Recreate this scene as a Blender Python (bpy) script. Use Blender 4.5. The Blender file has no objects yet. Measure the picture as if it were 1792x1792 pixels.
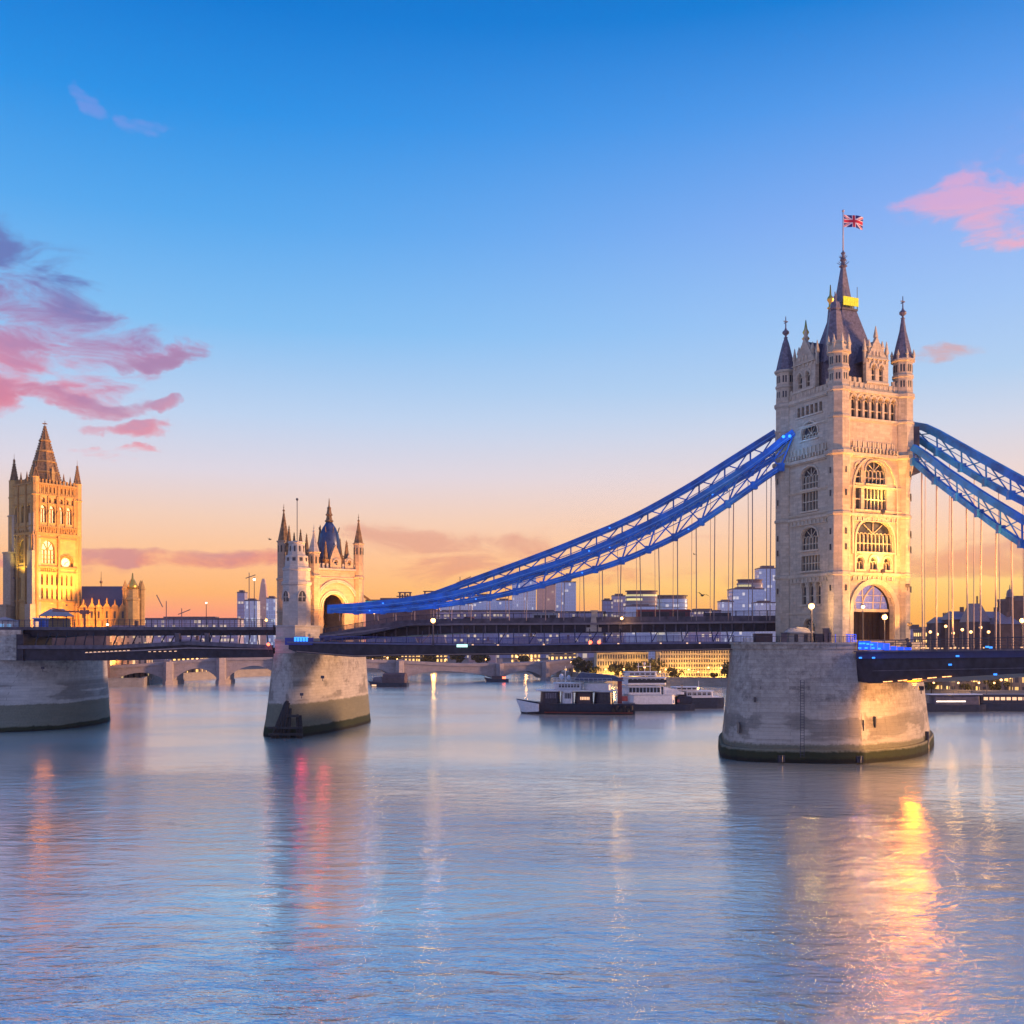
import bpy, math, random
from mathutils import Vector, Matrix
R = math.radians
random.seed(7)
S = bpy.context.scene
COL = S.collection
F, HX, HY, EZ = 1800.0, 896.0, 1120.0, 20.0      # lens in photo pixels, horizon row, eye height (m)

# ------------------------------------------------------------ camera, sky, sun
cd = bpy.data.cameras.new('camera'); cam = bpy.data.objects.new('camera', cd); COL.objects.link(cam)
cam.location = (0, 0, EZ); cam.rotation_euler = (R(90), 0, 0)
cd.sensor_width = 36; cd.lens = 36*F/1792; cd.shift_y = (HY-HX)/1792
cd.clip_start = 1; cd.clip_end = 20000
S.camera = cam
S.view_settings.view_transform = 'Standard'; S.view_settings.look = 'None'
S.view_settings.exposure = 0.12; S.view_settings.gamma = 1.0
S.cycles.max_bounces = 6; S.cycles.diffuse_bounces = 2; S.cycles.glossy_bounces = 3
S.cycles.transparent_max_bounces = 8
S.cycles.use_denoising = True
S.cycles.sample_clamp_indirect = 6; S.cycles.volume_bounces = 0; S.cycles.volume_step_rate = 10

def lin(r, g, b):
    f = lambda c: (c/255/12.92) if c/255 <= 0.04045 else ((c/255+0.055)/1.055)**2.4
    return (f(r), f(g), f(b), 1)

class NT:
    """small node-tree writer"""
    def __init__(s, tree): s.t = tree; s.n = tree.nodes; s.l = tree.links
    def node(s, kind, **kw):
        n = s.n.new(kind)
        for k, v in kw.items(): setattr(n, k, v)
        return n
    def put(s, sock, v):
        if isinstance(v, bpy.types.NodeSocket): s.l.new(v, sock)
        elif v is not None: sock.default_value = v
    def m(s, op, a, b=None, c=None, clamp=False):
        n = s.node('ShaderNodeMath', operation=op, use_clamp=clamp)
        for i, v in enumerate((a, b, c)): s.put(n.inputs[i], v)
        return n.outputs[0]
    def mix(s, f, a, b, bt='MIX'):
        n = s.node('ShaderNodeMix', data_type='RGBA', blend_type=bt)
        s.put(n.inputs[0], f); s.put(n.inputs[6], a); s.put(n.inputs[7], b); return n.outputs[2]
    def ramp(s, f, stops, interp='LINEAR'):
        n = s.node('ShaderNodeValToRGB'); cr = n.color_ramp; cr.interpolation = interp
        while len(cr.elements) < len(stops): cr.elements.new(1)
        for e, (p, c) in zip(cr.elements, stops): e.position = p; e.color = c if len(c) == 4 else (*c, 1)
        s.put(n.inputs[0], f); return n.outputs[0]
    def mr(s, v, a, b, c=0.0, d=1.0, smooth=False):
        n = s.node('ShaderNodeMapRange', interpolation_type='SMOOTHSTEP' if smooth else 'LINEAR')
        for i, x in enumerate((v, a, b, c, d)): s.put(n.inputs[i], x)
        return n.outputs[0]
    def noise(s, vec, scale, detail=3, rough=0.55, dist=0.0):
        n = s.node('ShaderNodeTexNoise'); s.put(n.inputs['Vector'], vec)
        n.inputs['Scale'].default_value = scale; n.inputs['Detail'].default_value = detail
        n.inputs['Roughness'].default_value = rough; n.inputs['Distortion'].default_value = dist
        return n.outputs[0]
    def xyz(s, x, y, z):
        n = s.node('ShaderNodeCombineXYZ')
        for i, v in enumerate((x, y, z)): s.put(n.inputs[i], v)
        return n.outputs[0]
    def sep(s, v):
        n = s.node('ShaderNodeSeparateXYZ'); s.l.new(v, n.inputs[0]); return n.outputs

SUN_AZ, SUN_EL = 95.0, 9.0      # compass-like: degrees from +Y towards +X is the glow; the lamp comes from the right
w = bpy.data.worlds.new('World'); S.world = w; w.use_nodes = True
N = NT(w.node_tree); N.n.clear()
tc = N.node('ShaderNodeTexCoord'); x, y, z = N.sep(tc.outputs['Generated'])
el = N.m('MULTIPLY', N.m('ARCSINE', z), 180/math.pi)
az = N.m('MULTIPLY', N.m('ARCTAN2', x, y), 180/math.pi)
dirv = tc.outputs['Generated']
elf = N.mr(el, -2, 38)
def st(e): return (e+2)/40
left = N.ramp(elf, [(0, lin(240,130,112)), (st(1.0), lin(252,146,118)), (st(2.6), lin(255,180,104)), (st(4.4), lin(255,194,138)),
                    (st(6.6), lin(240,204,180)), (st(9.0), lin(218,210,220)), (st(12.0), lin(184,206,234)), (st(16.5), lin(126,186,236)),
                    (st(21.5), lin(82,163,231)), (st(26.5), lin(36,140,222)), (st(31), lin(0,118,206)), (1, lin(0,96,186))])
right = N.ramp(elf, [(0, lin(255,150,50)), (st(1.2), lin(255,180,66)), (st(3.0), lin(255,212,116)), (st(4.4), lin(254,202,146)), (st(6.2), lin(248,206,176)),
                    (st(8.4), lin(232,210,204)), (st(11.0), lin(204,210,226)), (st(13.5), lin(172,202,234)), (st(17), lin(154,190,238)),
                    (st(21.5), lin(132,170,236)), (st(26.5), lin(84,150,228)), (st(31), lin(4,122,208)), (1, lin(0,96,186))])
behind = N.mr(y, -0.5, 0.35)
dome = N.ramp(elf, [(0, lin(242,220,202)), (st(8), lin(236,220,208)), (st(20), lin(198,200,222)), (1, lin(120,160,214))])
skyc = N.mix(N.mr(az, -20, 32, smooth=True), left, right)
# dusk darkening of the dome behind the viewer
behind = N.mr(y, -0.5, 0.35)
dome = N.ramp(elf, [(0, lin(198,164,184)), (st(8), lin(194,174,200)), (st(20), lin(156,168,212)), (1, lin(90,134,204))])
skyc = N.mix(behind, dome, skyc)
# clouds, by azimuth / elevation
def pa(px, py):
    dx = px-HX; return math.degrees(math.atan(dx/F)), math.degrees(math.atan((HY-py)/math.hypot(F, dx)))
wv = N.node('ShaderNodeTexNoise'); N.l.new(dirv, wv.inputs['Vector']); wv.inputs['Scale'].default_value = 11; wv.inputs['Detail'].default_value = 6; wv.inputs['Roughness'].default_value = .55
wsp = N.node('ShaderNodeSeparateColor'); N.l.new(wv.outputs['Color'], wsp.inputs[0])
azw = N.m('ADD', az, N.m('MULTIPLY', N.m('SUBTRACT', wsp.outputs[0], 0.5), 9.0))
elw = N.m('ADD', el, N.m('MULTIPLY', N.m('SUBTRACT', wsp.outputs[1], 0.5), 4.2))
fine = N.noise(N.xyz(N.m('MULTIPLY', az, 0.05), N.m('MULTIPLY', el, 0.15), 1.7), 4.2, 8, 0.62, .6)
def cloud(base, blobs, col_lo, col_hi, amount, ctr, span, wp=1.0):
    azw_ = azw if wp == 1 else N.m('ADD', N.m('MULTIPLY', azw, wp), N.m('MULTIPLY', az, 1-wp)); elw_ = elw if wp == 1 else N.m('ADD', N.m('MULTIPLY', elw, wp), N.m('MULTIPLY', el, 1-wp))
    tot = None
    for (px, py, rx, ry, s) in blobs:
        a0, e0 = pa(px, py); ra = rx/31.4; re = ry/31.4
        d = N.m('ADD', N.m('POWER', N.m('DIVIDE', N.m('SUBTRACT', azw_, a0), ra), 2), N.m('POWER', N.m('DIVIDE', N.m('SUBTRACT', elw_, e0), re), 2))
        v = N.m('MULTIPLY', N.mr(d, 3.6, 0.0, smooth=True), s)
        tot = v if tot is None else N.m('MAXIMUM', tot, v)
    f = N.m('MULTIPLY', N.m('MULTIPLY', N.mr(N.m('ADD', N.m('MULTIPLY', tot, 0.9), N.m('MULTIPLY', N.m('SUBTRACT', fine, 0.5), 3.6)), 0.12, 1.05, smooth=True), N.mr(tot, 0.0, 0.35)), amount)
    e0 = pa(0, ctr)[1]
    tint = N.mr(N.m('ADD', elw, N.m('MULTIPLY', N.m('SUBTRACT', fine, 0.5), 6)), e0-span/31.4, e0+span/31.4)
    return N.mix(f, base, N.mix(tint, col_lo, col_hi))
skyc = cloud(skyc, [(-70,560,170,88,.95), (-50,475,130,50,.75), (90,572,110,46,.8), (250,615,70,17,.95), (-40,690,95,34,.9)], lin(222,124,148), lin(98,106,170), 0.85, 560, 90)
skyc = cloud(skyc, [(140,702,74,12,.8), (268,712,24,9,1), (235,752,48,11,.8), (0,700,40,20,.9), (262,622,60,12,1.0), (210,792,40,7,.5)], lin(240,120,128), lin(160,128,170), 0.8, 700, 60)
skyc = cloud(skyc, [(1745,350,84,38,.9), (1765,400,52,30,.9), (1690,332,60,16,.7), (1780,300,70,34,.5)], lin(250,166,170), lin(214,162,206), 0.72, 340, 90)
skyc = cloud(skyc, [(150,172,18,18,.75), (232,216,26,13,.7)], lin(160,150,215), lin(130,145,222), 0.45, 190, 60)
skyc = cloud(skyc, [(290,978,190,11,1), (180,968,110,7,.7), (60,990,90,8,.6)], lin(226,112,108), lin(200,124,136), 0.75, 978, 20, .3)
skyc = cloud(skyc, [(760,965,150,30,.75), (1000,1010,180,14,.6), (1650,990,110,16,.8), (1760,960,90,22,.7), (1650,628,50,10,.7), (1100,930,120,10,.4), (1330,1000,120,12,.5)], lin(230,126,92), lin(218,146,126), 0.6, 970, 40, .5)
bg = N.node('ShaderNodeBackground'); N.l.new(skyc, bg.inputs[0]); bg.inputs[1].default_value = 1.0
sk = N.node('ShaderNodeTexSky', sky_type='NISHITA'); sk.sun_disc = False; sk.sun_elevation = R(3); sk.sun_rotation = R(SUN_AZ)
bg2 = N.node('ShaderNodeBackground'); N.l.new(sk.outputs[0], bg2.inputs[0]); bg2.inputs[1].default_value = 0.004
ad = N.node('ShaderNodeAddShader'); N.l.new(bg.outputs[0], ad.inputs[0]); N.l.new(bg2.outputs[0], ad.inputs[1])
out = N.node('ShaderNodeOutputWorld'); N.l.new(ad.outputs[0], out.inputs[0])

sd = bpy.data.lights.new('sun', 'SUN'); so = bpy.data.objects.new('sun', sd); COL.objects.link(so)
sd.energy = 4.6; sd.angle = R(4); sd.color = (1.0, 0.50, 0.21)
to_sun = Vector((0.985, -0.10, 0.15)).normalized()
so.rotation_euler = to_sun.to_track_quat('Z', 'Y').to_euler()

# ------------------------------------------------------------ helpers
def P(px, py, d): return Vector(((px-HX)/F*d, d, EZ+(HY-py)/F*d))
def X(px, d): return (px-HX)/F*d
def Z(py, d): return EZ+(HY-py)/F*d

class Fr:
    """wall frame: origin, direction along the wall, outward normal"""
    def __init__(s, o, u, n): s.o, s.u, s.n = Vector(o), Vector(u).normalized(), Vector(n).normalized()
    def p(s, u, z, w): return s.o+s.u*u+s.n*w+Vector((0, 0, z))

class MB:
    def __init__(s): s.v = []; s.f = []; s.m = []; s.k = 0; s.sm = []; s.pc = []
    def add(s, vs, fs, smooth=False):
        o = len(s.v); s.v += [tuple(v) for v in vs]; s.pc.append((o, len(vs), len(s.f), len(fs)))
        for f in fs: s.f.append([i+o for i in f]); s.m.append(s.k); s.sm.append(smooth)
        return s
    def hexa(s, b, t):
        return s.add(list(b)+list(t), [(3,2,1,0), (4,5,6,7), (0,1,5,4), (1,2,6,5), (2,3,7,6), (3,0,4,7)])
    def box(s, x0, x1, y0, y1, z0, z1):
        return s.hexa([(x0,y0,z0),(x1,y0,z0),(x1,y1,z0),(x0,y1,z0)], [(x0,y0,z1),(x1,y0,z1),(x1,y1,z1),(x0,y1,z1)])
    def prism(s, b, z0, z1, t=None, smooth=False):
        t = t or b; n = len(b)
        vs = [(p[0], p[1], z0) for p in b]+[(p[0], p[1], z1) for p in t]
        s.add(vs, [(i, (i+1) % n, n+(i+1) % n, n+i) for i in range(n)], smooth)
        return s.add(vs, [tuple(range(n))[::-1], tuple(range(n, 2*n))])
    def lathe(s, cx, cy, prof, n=8, rot=0.0, smooth=False):
        vs = []; fs = []
        for (r, z) in prof:
            for i in range(n):
                a = rot+2*math.pi*(i+.5)/n; vs.append((cx+r*math.cos(a), cy+r*math.sin(a), z))
        for k in range(len(prof)-1):
            for i in range(n):
                j = (i+1) % n; fs.append((k*n+i, k*n+j, (k+1)*n+j, (k+1)*n+i))
        fs.append(tuple(range(n))[::-1]); fs.append(tuple(range((len(prof)-1)*n, len(prof)*n)))
        return s.add(vs, fs, smooth)
    def ball(s, cx, cy, cz, r, n=8):
        return s.lathe(cx, cy, [(max(.001, r*math.sin(math.pi*i/6)), cz-r*math.cos(math.pi*i/6)) for i in range(7)], n, smooth=True)
    def bar(s, p, q, w, h=None, up=(0, 0, 1)):
        p, q = Vector(p), Vector(q); h = h or w; d = (q-p)
        if d.length < 1e-6: return s
        d.normalize(); up = Vector(up)
        if abs(d.dot(up)) > .98: up = Vector((1, 0, 0))
        a = d.cross(up).normalized()*w/2; b = a.cross(d).normalized()*h/2
        return s.hexa([p-a-b, p+a-b, p+a+b, p-a+b], [q-a-b, q+a-b, q+a+b, q-a+b])
    def rod(s, p, q, r, n=6, r2=None):
        p, q = Vector(p), Vector(q); d = (q-p).normalized(); r2 = r if r2 is None else r2
        up = Vector((0, 0, 1)) if abs(d.z) < .98 else Vector((1, 0, 0))
        a = d.cross(up).normalized(); b = a.cross(d); vs = []
        for (c, rr) in ((p, r), (q, r2)):
            for i in range(n):
                t = 2*math.pi*i/n; vs.append(c+a*rr*math.cos(t)+b*rr*math.sin(t))
        return s.add(vs, [(i, (i+1) % n, n+(i+1) % n, n+i) for i in range(n)]+[tuple(range(n))[::-1], tuple(range(n, 2*n))], n > 6)
    def ribbon(s, pts, w, h):                      # box girder along a polyline, mitred
        pts = [Vector(p) for p in pts]; n = len(pts); vs = []
        for i, p in enumerate(pts):
            d = (pts[min(i+1, n-1)]-pts[max(i-1, 0)]).normalized(); a = d.cross(Vector((0, 0, 1))).normalized()*w/2
            b = a.cross(d).normalized()*h/2
            vs += [p-a-b, p+a-b, p+a+b, p-a+b]
        fs = []
        for i in range(n-1):
            for k in range(4):
                j = (k+1) % 4; fs.append((i*4+k, i*4+j, i*4+4+j, i*4+4+k))
        fs += [(3, 2, 1, 0), (n*4-4, n*4-3, n*4-2, n*4-1)]
        return s.add(vs, fs)
    def fbox(s, fr, u0, u1, z0, z1, w0, w1):
        c = [fr.p(u, z, w) for w in (w0, w1) for (u, z) in ((u0, z0), (u1, z0), (u1, z1), (u0, z1))]
        return s.hexa(c[:4], c[4:])
    def fpoly(s, fr, pts, w0, w1):
        n = len(pts); vs = [fr.p(u, z, w0) for u, z in pts]+[fr.p(u, z, w1) for u, z in pts]
        return s.add(vs, [(i, (i+1) % n, n+(i+1) % n, n+i) for i in range(n)]+[tuple(range(n))[::-1], tuple(range(n, 2*n))])
    def each(s, name, mat, parent=None, world=False):
        for (o, nv, f0, nf) in s.pc:
            if not nf: continue
            q = MB(); q.v = s.v[o:o+nv]; q.f = [[i-o for i in f] for f in s.f[f0:f0+nf]]; q.m = [0]*nf; q.sm = s.sm[f0:f0+nf]; q.build(name, mat, parent, world)
    def build(s, name, mat, parent=None, world=False, **tags):
        me = bpy.data.meshes.new(name)
        vs = s.v
        if world and parent is not None: l = parent.location; vs = [(a-l.x, b-l.y, c-l.z) for a, b, c in vs]
        me.from_pydata([tuple(v) for v in vs], [], s.f)
        mats = mat if isinstance(mat, (list, tuple)) else [mat]
        for m_ in mats: me.materials.append(m_)
        me.polygons.foreach_set('material_index', s.m)
        me.polygons.foreach_set('use_smooth', s.sm)
        me.update()
        import bmesh
        bm = bmesh.new(); bm.from_mesh(me); bmesh.ops.recalc_face_normals(bm, faces=bm.faces); bm.to_mesh(me); bm.free()
        o = bpy.data.objects.new(name, me); COL.objects.link(o)
        if parent is not None: o.parent = parent
        for k, v in tags.items(): o[k] = v
        return o

def thing(name, label, cat, loc=(0, 0, 0), rz=0.0, group=None):
    o = bpy.data.objects.new(name, None); COL.objects.link(o); o.location = loc; o.rotation_euler = (0, 0, rz)
    o.empty_display_size = 1; o['label'] = label; o['category'] = cat
    if group: o['group'] = group
    return o
def tag(o, label=None, cat=None, group=None, kind=None):
    for k, v in (('label', label), ('category', cat), ('group', group), ('kind', kind)):
        if v: o[k] = v
    return o
def dup(root, loc, label, rz=None, scale=None):
    r = root.copy(); COL.objects.link(r); r.location = loc; r['label'] = label
    if rz is not None: r.rotation_euler = (0, 0, rz)
    if scale: r.scale = (scale,)*3
    for ch in list(root.children):
        c = ch.copy(); COL.objects.link(c); c.parent = r
        for g in list(ch.children):
            d = g.copy(); COL.objects.link(d); d.parent = c
    return r

def arch_pts(uc, w, zs, zt, kind, n=12):
    """points of an arch from left spring to right spring"""
    hw = w/2; h = zt-zs; out_ = []
    for i in range(n+1):
        t = i/n
        if kind == 'o': a = math.pi*(1-t); out_.append((uc+hw*math.cos(a), zs+h*math.sin(a)))
        else:
            k = abs(2*t-1); sgn = -1 if t < .5 else 1
            out_.append((uc+sgn*hw*(1-(1-k)**1.6) if k > 0 else uc, zs+h*(1-k**1.9)**.8))
    return out_
def spring(w, z0, zt, kind): return max(z0+.1*(zt-z0), zt-(w*.5 if kind == 'o' else min(w*.8, .45*(zt-z0))))
def wall(mb, fr, u0, u1, z0, z1, w0, w1, ops=()):
    """slab with openings (uc, width, z0, ztop, kind r/o/a)"""
    us = sorted({u0, u1} | {v for o in ops for v in (o[0]-o[1]/2, o[0]+o[1]/2) if u0 < v < u1})
    for a, b in zip(us, us[1:]):
        mid = (a+b)/2; zs = sorted([(o[2], o[3]) for o in ops if abs(mid-o[0]) < o[1]/2]); c = z0
        for (p, q) in zs:
            if p > c+1e-4: mb.fbox(fr, a, b, c, p, w0, w1)
            c = max(c, q)
        if z1 > c+1e-4: mb.fbox(fr, a, b, c, z1, w0, w1)
    for (uc, ww, a, b, k) in ops:
        if k == 'r': continue
        zs = spring(ww, a, b, k); pts = arch_pts(uc, ww, zs, b, k); h = len(pts)//2
        mb.fpoly(fr, [(uc-ww/2, b-.001)]+pts[:h+1][::1], w0+.01, w1-.004)
        mb.fpoly(fr, pts[h:]+[(uc+ww/2, b-.001)], w0+.01, w1-.004)
def window(parent, fr, op, w1, mats, lights=3, trans=1, sill=True, name='window', bar=.16):
    """glass pane at the back of an opening + stone mullions (sub-part) + sill (sub-part)"""
    uc, ww, z0, z1, k = op; glass, stone = mats; g = MB()
    zs = z1 if k == 'r' else spring(ww, z0, z1, k)
    outline = [(uc-ww/2, z0), (uc+ww/2, z0)]+([(uc+ww/2, z1), (uc-ww/2, z1)] if k == 'r' else arch_pts(uc, ww, zs, z1, k)[::-1])
    g.fpoly(fr, outline, w1-.62, w1-.55); pane = g.build(name, glass, parent)
    f = MB(); b = bar/2
    for i in range(1, lights):
        u = uc-ww/2+ww*i/lights; f.fbox(fr, u-b, u+b, z0, (zs if k != 'r' else z1)-.01, w1-.54, w1-.2)
    for i in range(1, trans+1):
        zz = z0+(zs-z0)*i/(trans+1); f.fbox(fr, uc-ww/2, uc+ww/2, zz-b, zz+b, w1-.53, w1-.24)
    if k != 'r':
        lw = ww/lights
        for i in range(lights):                     # little arches heading each light
            c = uc-ww/2+lw*(i+.5); pts = arch_pts(c, lw-.02, zs-lw*.35, zs+lw*.35, 'a', 6)
            for p, q in zip(pts, pts[1:]): f.bar(fr.p(p[0], p[1], w1-.4), fr.p(q[0], q[1], w1-.4), bar*.8)
        if lights > 2:
            for sgn in (-1, 1):
                f.bar(fr.p(uc, zs+.2, w1-.42), fr.p(uc+sgn*ww*.26, zs+(z1-zs)*.72, w1-.42), bar*.7)
            f.bar(fr.p(uc, zs, w1-.42), fr.p(uc, z1-.1, w1-.42), bar*.7)
        pts = arch_pts(uc, ww+.5, zs, z1+.3, k)      # hood mould
        for p, q in zip(pts, pts[1:]): f.bar(fr.p(p[0], p[1], w1+.05), fr.p(q[0], q[1], w1+.05), .26)
    if f.v: f.build('frame', stone, pane)
    if sill: s = MB(); s.fbox(fr, uc-ww/2-.25, uc+ww/2+.25, z0-.3, z0-.004, w1-.3, w1+.28); s.build('sill', stone, pane)
    return pane

# ------------------------------------------------------------ materials
def mat(name):
    m = bpy.data.materials.new(name); m.use_nodes = True
    nt = NT(m.node_tree); b = m.node_tree.nodes['Principled BSDF']; return m, nt, b
def uvz(nt):
    """wall coordinates from object space: u runs along whichever horizontal axis the face follows"""
    tc = nt.node('ShaderNodeTexCoord'); x, y, z = nt.sep(tc.outputs['Object']); nx, ny, nz = nt.sep(tc.outputs['Normal'])
    u = nt.m('SUBTRACT', nt.m('MULTIPLY', x, ny), nt.m('MULTIPLY', y, nx))
    return tc, u, z
def simple(name, col, rough=.6, metal=0.0, var=.12, scale=1.5, emit=None, es=0, spec=.5):
    m, nt, b = mat(name); tc = nt.node('ShaderNodeTexCoord')
    c = (*col, 1) if len(col) == 3 else col
    n = nt.noise(tc.outputs['Object'], scale, 4)
    dk = tuple(v*(1-var*1.6) for v in c[:3])+(1,); lt = tuple(min(1, v*(1+var)) for v in c[:3])+(1,)
    nt.put(b.inputs['Base Color'], nt.mix(nt.mr(n, .3, .7), dk, lt))
    b.inputs['Roughness'].default_value = rough; b.inputs['Metallic'].default_value = metal
    b.inputs['Specular IOR Level'].default_value = spec
    if emit: b.inputs['Emission Color'].default_value = (*emit, 1); b.inputs['Emission Strength'].default_value = es
    return m
def stone(name, col, bw=1.3, bh=.5, mortar=.72, var=.16, streak=.3, grime=(.16, .14, .13), seed=0.0, algae=None, holes=False):
    m, nt, b = mat(name); tc, u, z = uvz(nt)
    vec = nt.xyz(u, z, seed)
    br = nt.node('ShaderNodeTexBrick'); nt.l.new(vec, br.inputs['Vector'])
    br.inputs['Color1'].default_value = (*[c*(1+var*.5) for c in col], 1); br.inputs['Color2'].default_value = (*[c*(1-var) for c in col], 1)
    br.inputs['Mortar'].default_value = (*[c*mortar for c in col], 1); br.inputs['Scale'].default_value = 1
    br.inputs['Mortar Size'].default_value = .018; br.inputs['Brick Width'].default_value = bw; br.inputs['Row Height'].default_value = bh
    br.inputs['Mortar Smooth'].default_value = .4
    n1 = nt.noise(tc.outputs['Object'], .35, 5); n2 = nt.noise(nt.xyz(nt.m('MULTIPLY', u, 1.6), nt.m('MULTIPLY', z, .12), seed), 1.0, 4)
    n3 = nt.noise(tc.outputs['Object'], 3.5, 3)
    c = nt.mix(nt.mr(n1, .40, .64, 0, .34), br.outputs[0], (*[v*.62 for v in col], 1))
    c = nt.mix(nt.mr(n2, .52, .72, 0, streak), c, (*grime, 1))
    c = nt.mix(nt.mr(n3, .35, .7, 0, .22), c, (*[min(1, v*1.3) for v in col], 1))
    n4 = nt.noise(nt.xyz(nt.m('MULTIPLY', u, .8), nt.m('MULTIPLY', z, 1.4), seed+7), 1.2, 6, .7); c = nt.mix(nt.mr(n4, .52, .72, 0, .28), c, (*[v*.5 for v in col], 1)); c = nt.mix(nt.mr(n4, .48, .3, 0, .3), c, (*[min(1, a*k) for a, k in zip(col, (1.3, 1.22, 1.1))], 1))
    if algae:
        z1, z2, z3 = algae       # green to z1, dark green-brown to z2, near black to z3 (world metres above water)
        zw = nt.m('ADD', z, nt.m('MULTIPLY', nt.m('SUBTRACT', nt.noise(nt.xyz(nt.m('MULTIPLY', u, .25), seed, 0), 1.0, 4), .5), 1.6))
        zw2 = nt.m('ADD', zw, nt.m('MULTIPLY', nt.m('SUBTRACT', n3, .5), .5))
        stn = nt.mr(nt.noise(nt.xyz(nt.m('MULTIPLY', u, .11), nt.m('MULTIPLY', z, .25), seed+3), 1.0, 5), .5, .56)
        rng = nt.m('MULTIPLY', nt.mr(zw, z1+.2, z1+.7), nt.mr(zw, z1+5.2, z1+4.2))
        c = nt.mix(nt.m('MULTIPLY', nt.m('MULTIPLY', stn, rng), .5), c, (.075, .07, .065, 1))
        sc = nt.mr(nt.noise(nt.xyz(nt.m('MULTIPLY', nt.m('FLOOR', nt.m('DIVIDE', u, 2.4)), .9), nt.m('MULTIPLY', nt.m('FLOOR', nt.m('DIVIDE', z, .62)), .28), seed), 1.0, 4, .7), .44, .70); sc = nt.m('MULTIPLY', nt.m('ADD', sc, .55), nt.mr(nt.noise(tc.outputs['Object'], .9, 6, .75), .38, .62))
        c = nt.mix(nt.m('MULTIPLY', nt.m('MULTIPLY', sc, nt.mr(zw, z1+4, z1+7)), .75), c, (.17, .15, .14, 1))
        g = nt.mix(n3, (.07, .08, .04, 1), (.17, .175, .12, 1))
        c = nt.mix(nt.m('MULTIPLY', nt.mr(zw2, z1, z1-.35), .8), c, g)
        c = nt.mix(nt.mr(zw2, z2, z2-.3), c, (.028, .038, .02, 1)); c = nt.mix(nt.mr(zw2, z3, z3-.4), c, (.012, .014, .012, 1))
    nt.put(b.inputs['Base Color'], c); b.inputs['Roughness'].default_value = .88; b.inputs['Specular IOR Level'].default_value = .25
    bp = nt.node('ShaderNodeBump'); bp.inputs['Strength'].default_value = .5; bp.inputs['Distance'].default_value = .06
    nt.l.new(nt.m('ADD', nt.m('MULTIPLY', br.outputs['Fac'], -1.0), nt.m('MULTIPLY', n3, .8)), bp.inputs['Height']); nt.l.new(bp.outputs[0], b.inputs['Normal'])
    return m
def facade(name, wallc, glass, cw, ch, fw=.6, fh=.6, lit=.2, litc=(1, .62, .25), es=2.0, rough=.3, metal=0.0, seed=1.0):
    """wall with a grid of panes, some of them lit from inside"""
    m, nt, b = mat(name); tc, u, z = uvz(nt)
    uu = nt.m('DIVIDE', u, cw); zz = nt.m('DIVIDE', z, ch)
    fu = nt.m('FRACT', uu); fz = nt.m('FRACT', zz)
    inu = nt.m('LESS_THAN', nt.m('ABSOLUTE', nt.m('SUBTRACT', fu, .5)), fw/2); inz = nt.m('LESS_THAN', nt.m('ABSOLUTE', nt.m('SUBTRACT', fz, .5)), fh/2)
    nz_ = nt.sep(tc.outputs['Normal'])[2]
    pane = nt.m('MULTIPLY', nt.m('MULTIPLY', inu, inz), nt.m('LESS_THAN', nt.m('ABSOLUTE', nz_), .5))
    wn = nt.node('ShaderNodeTexWhiteNoise'); nt.l.new(nt.xyz(nt.m('FLOOR', uu), nt.m('FLOOR', zz), seed), wn.inputs['Vector'])
    band = nt.noise(nt.xyz(nt.m('MULTIPLY', nt.m('FLOOR', uu), .12), nt.m('FLOOR', zz), seed), .8, 2)
    on = nt.m('LESS_THAN', nt.m('ADD', wn.outputs[0], nt.m('MULTIPLY', nt.m('SUBTRACT', .5, band), 1.2)), lit)
    n = nt.noise(tc.outputs['Object'], .08, 3)
    wc = nt.mix(nt.mr(n, .3, .7), (*[c*.8 for c in wallc], 1), (*[min(1, c*1.15) for c in wallc], 1))
    nt.put(b.inputs['Base Color'], nt.mix(pane, wc, (*glass, 1)))
    nt.put(b.inputs['Roughness'], nt.mr(pane, 0, 1, .7, rough)); nt.put(b.inputs['Metallic'], nt.m('MULTIPLY', pane, metal))
    b.inputs['Emission Color'].default_value = (*litc, 1)
    nt.put(b.inputs['Emission Strength'], nt.m('MULTIPLY', nt.m('MULTIPLY', pane, on), nt.m('MULTIPLY', nt.m('ADD', wn.outputs[0], .4), es)))
    return m

M = {}
M['stone'] = stone('portland_stone', (.56, .49, .385), 1.2, .48, streak=.42, var=.22)
M['trim'] = stone('carved_stone', (.62, .545, .42), .6, .9, mortar=.75, var=.12, streak=.2, seed=4)
M['gate'] = stone('gate_stone', (.48, .385, .295), 1.1, .45, seed=8)
M['gate_w'] = stone('pale_gate_stone', (.50, .47, .445), 1.4, .5, seed=9, streak=.15)
M['abbey'] = stone('golden_stone', (.56, .37, .15), 1.6, .7, seed=11)
M['abbey_t'] = stone('golden_trim', (.46, .28, .11), .8, .8, mortar=.7, seed=12)
M['pier_a'] = stone('near_pier_granite', (.475, .43, .375), 2.4, .62, mortar=.5, seed=2, algae=(3.1, 2.0, .9))
M['pier_b'] = stone('middle_pier_granite', (.48, .445, .40), 2.4, .62, mortar=.5, seed=5, algae=(7.0, 2.2, .8), streak=.15)
M['pier_c'] = stone('left_pier_granite', (.54, .51, .47), 2.4, .62, mortar=.5, seed=6, algae=(6.0, 1.2, .5), streak=.2)
M['rbridge'] = stone('river_bridge_stone', (.33, .29, .31), 2.2, .8, seed=7)
M['embank'] = stone('embankment_stone', (.30, .27, .25), 2.0, .7, seed=3)
M['slate'] = simple('slate', (.17, .15, .20), .45, var=.3, scale=2.5)
M['slate_b'] = simple('blue_slate', (.06, .075, .14), .4, var=.25, scale=2.5)
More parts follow.
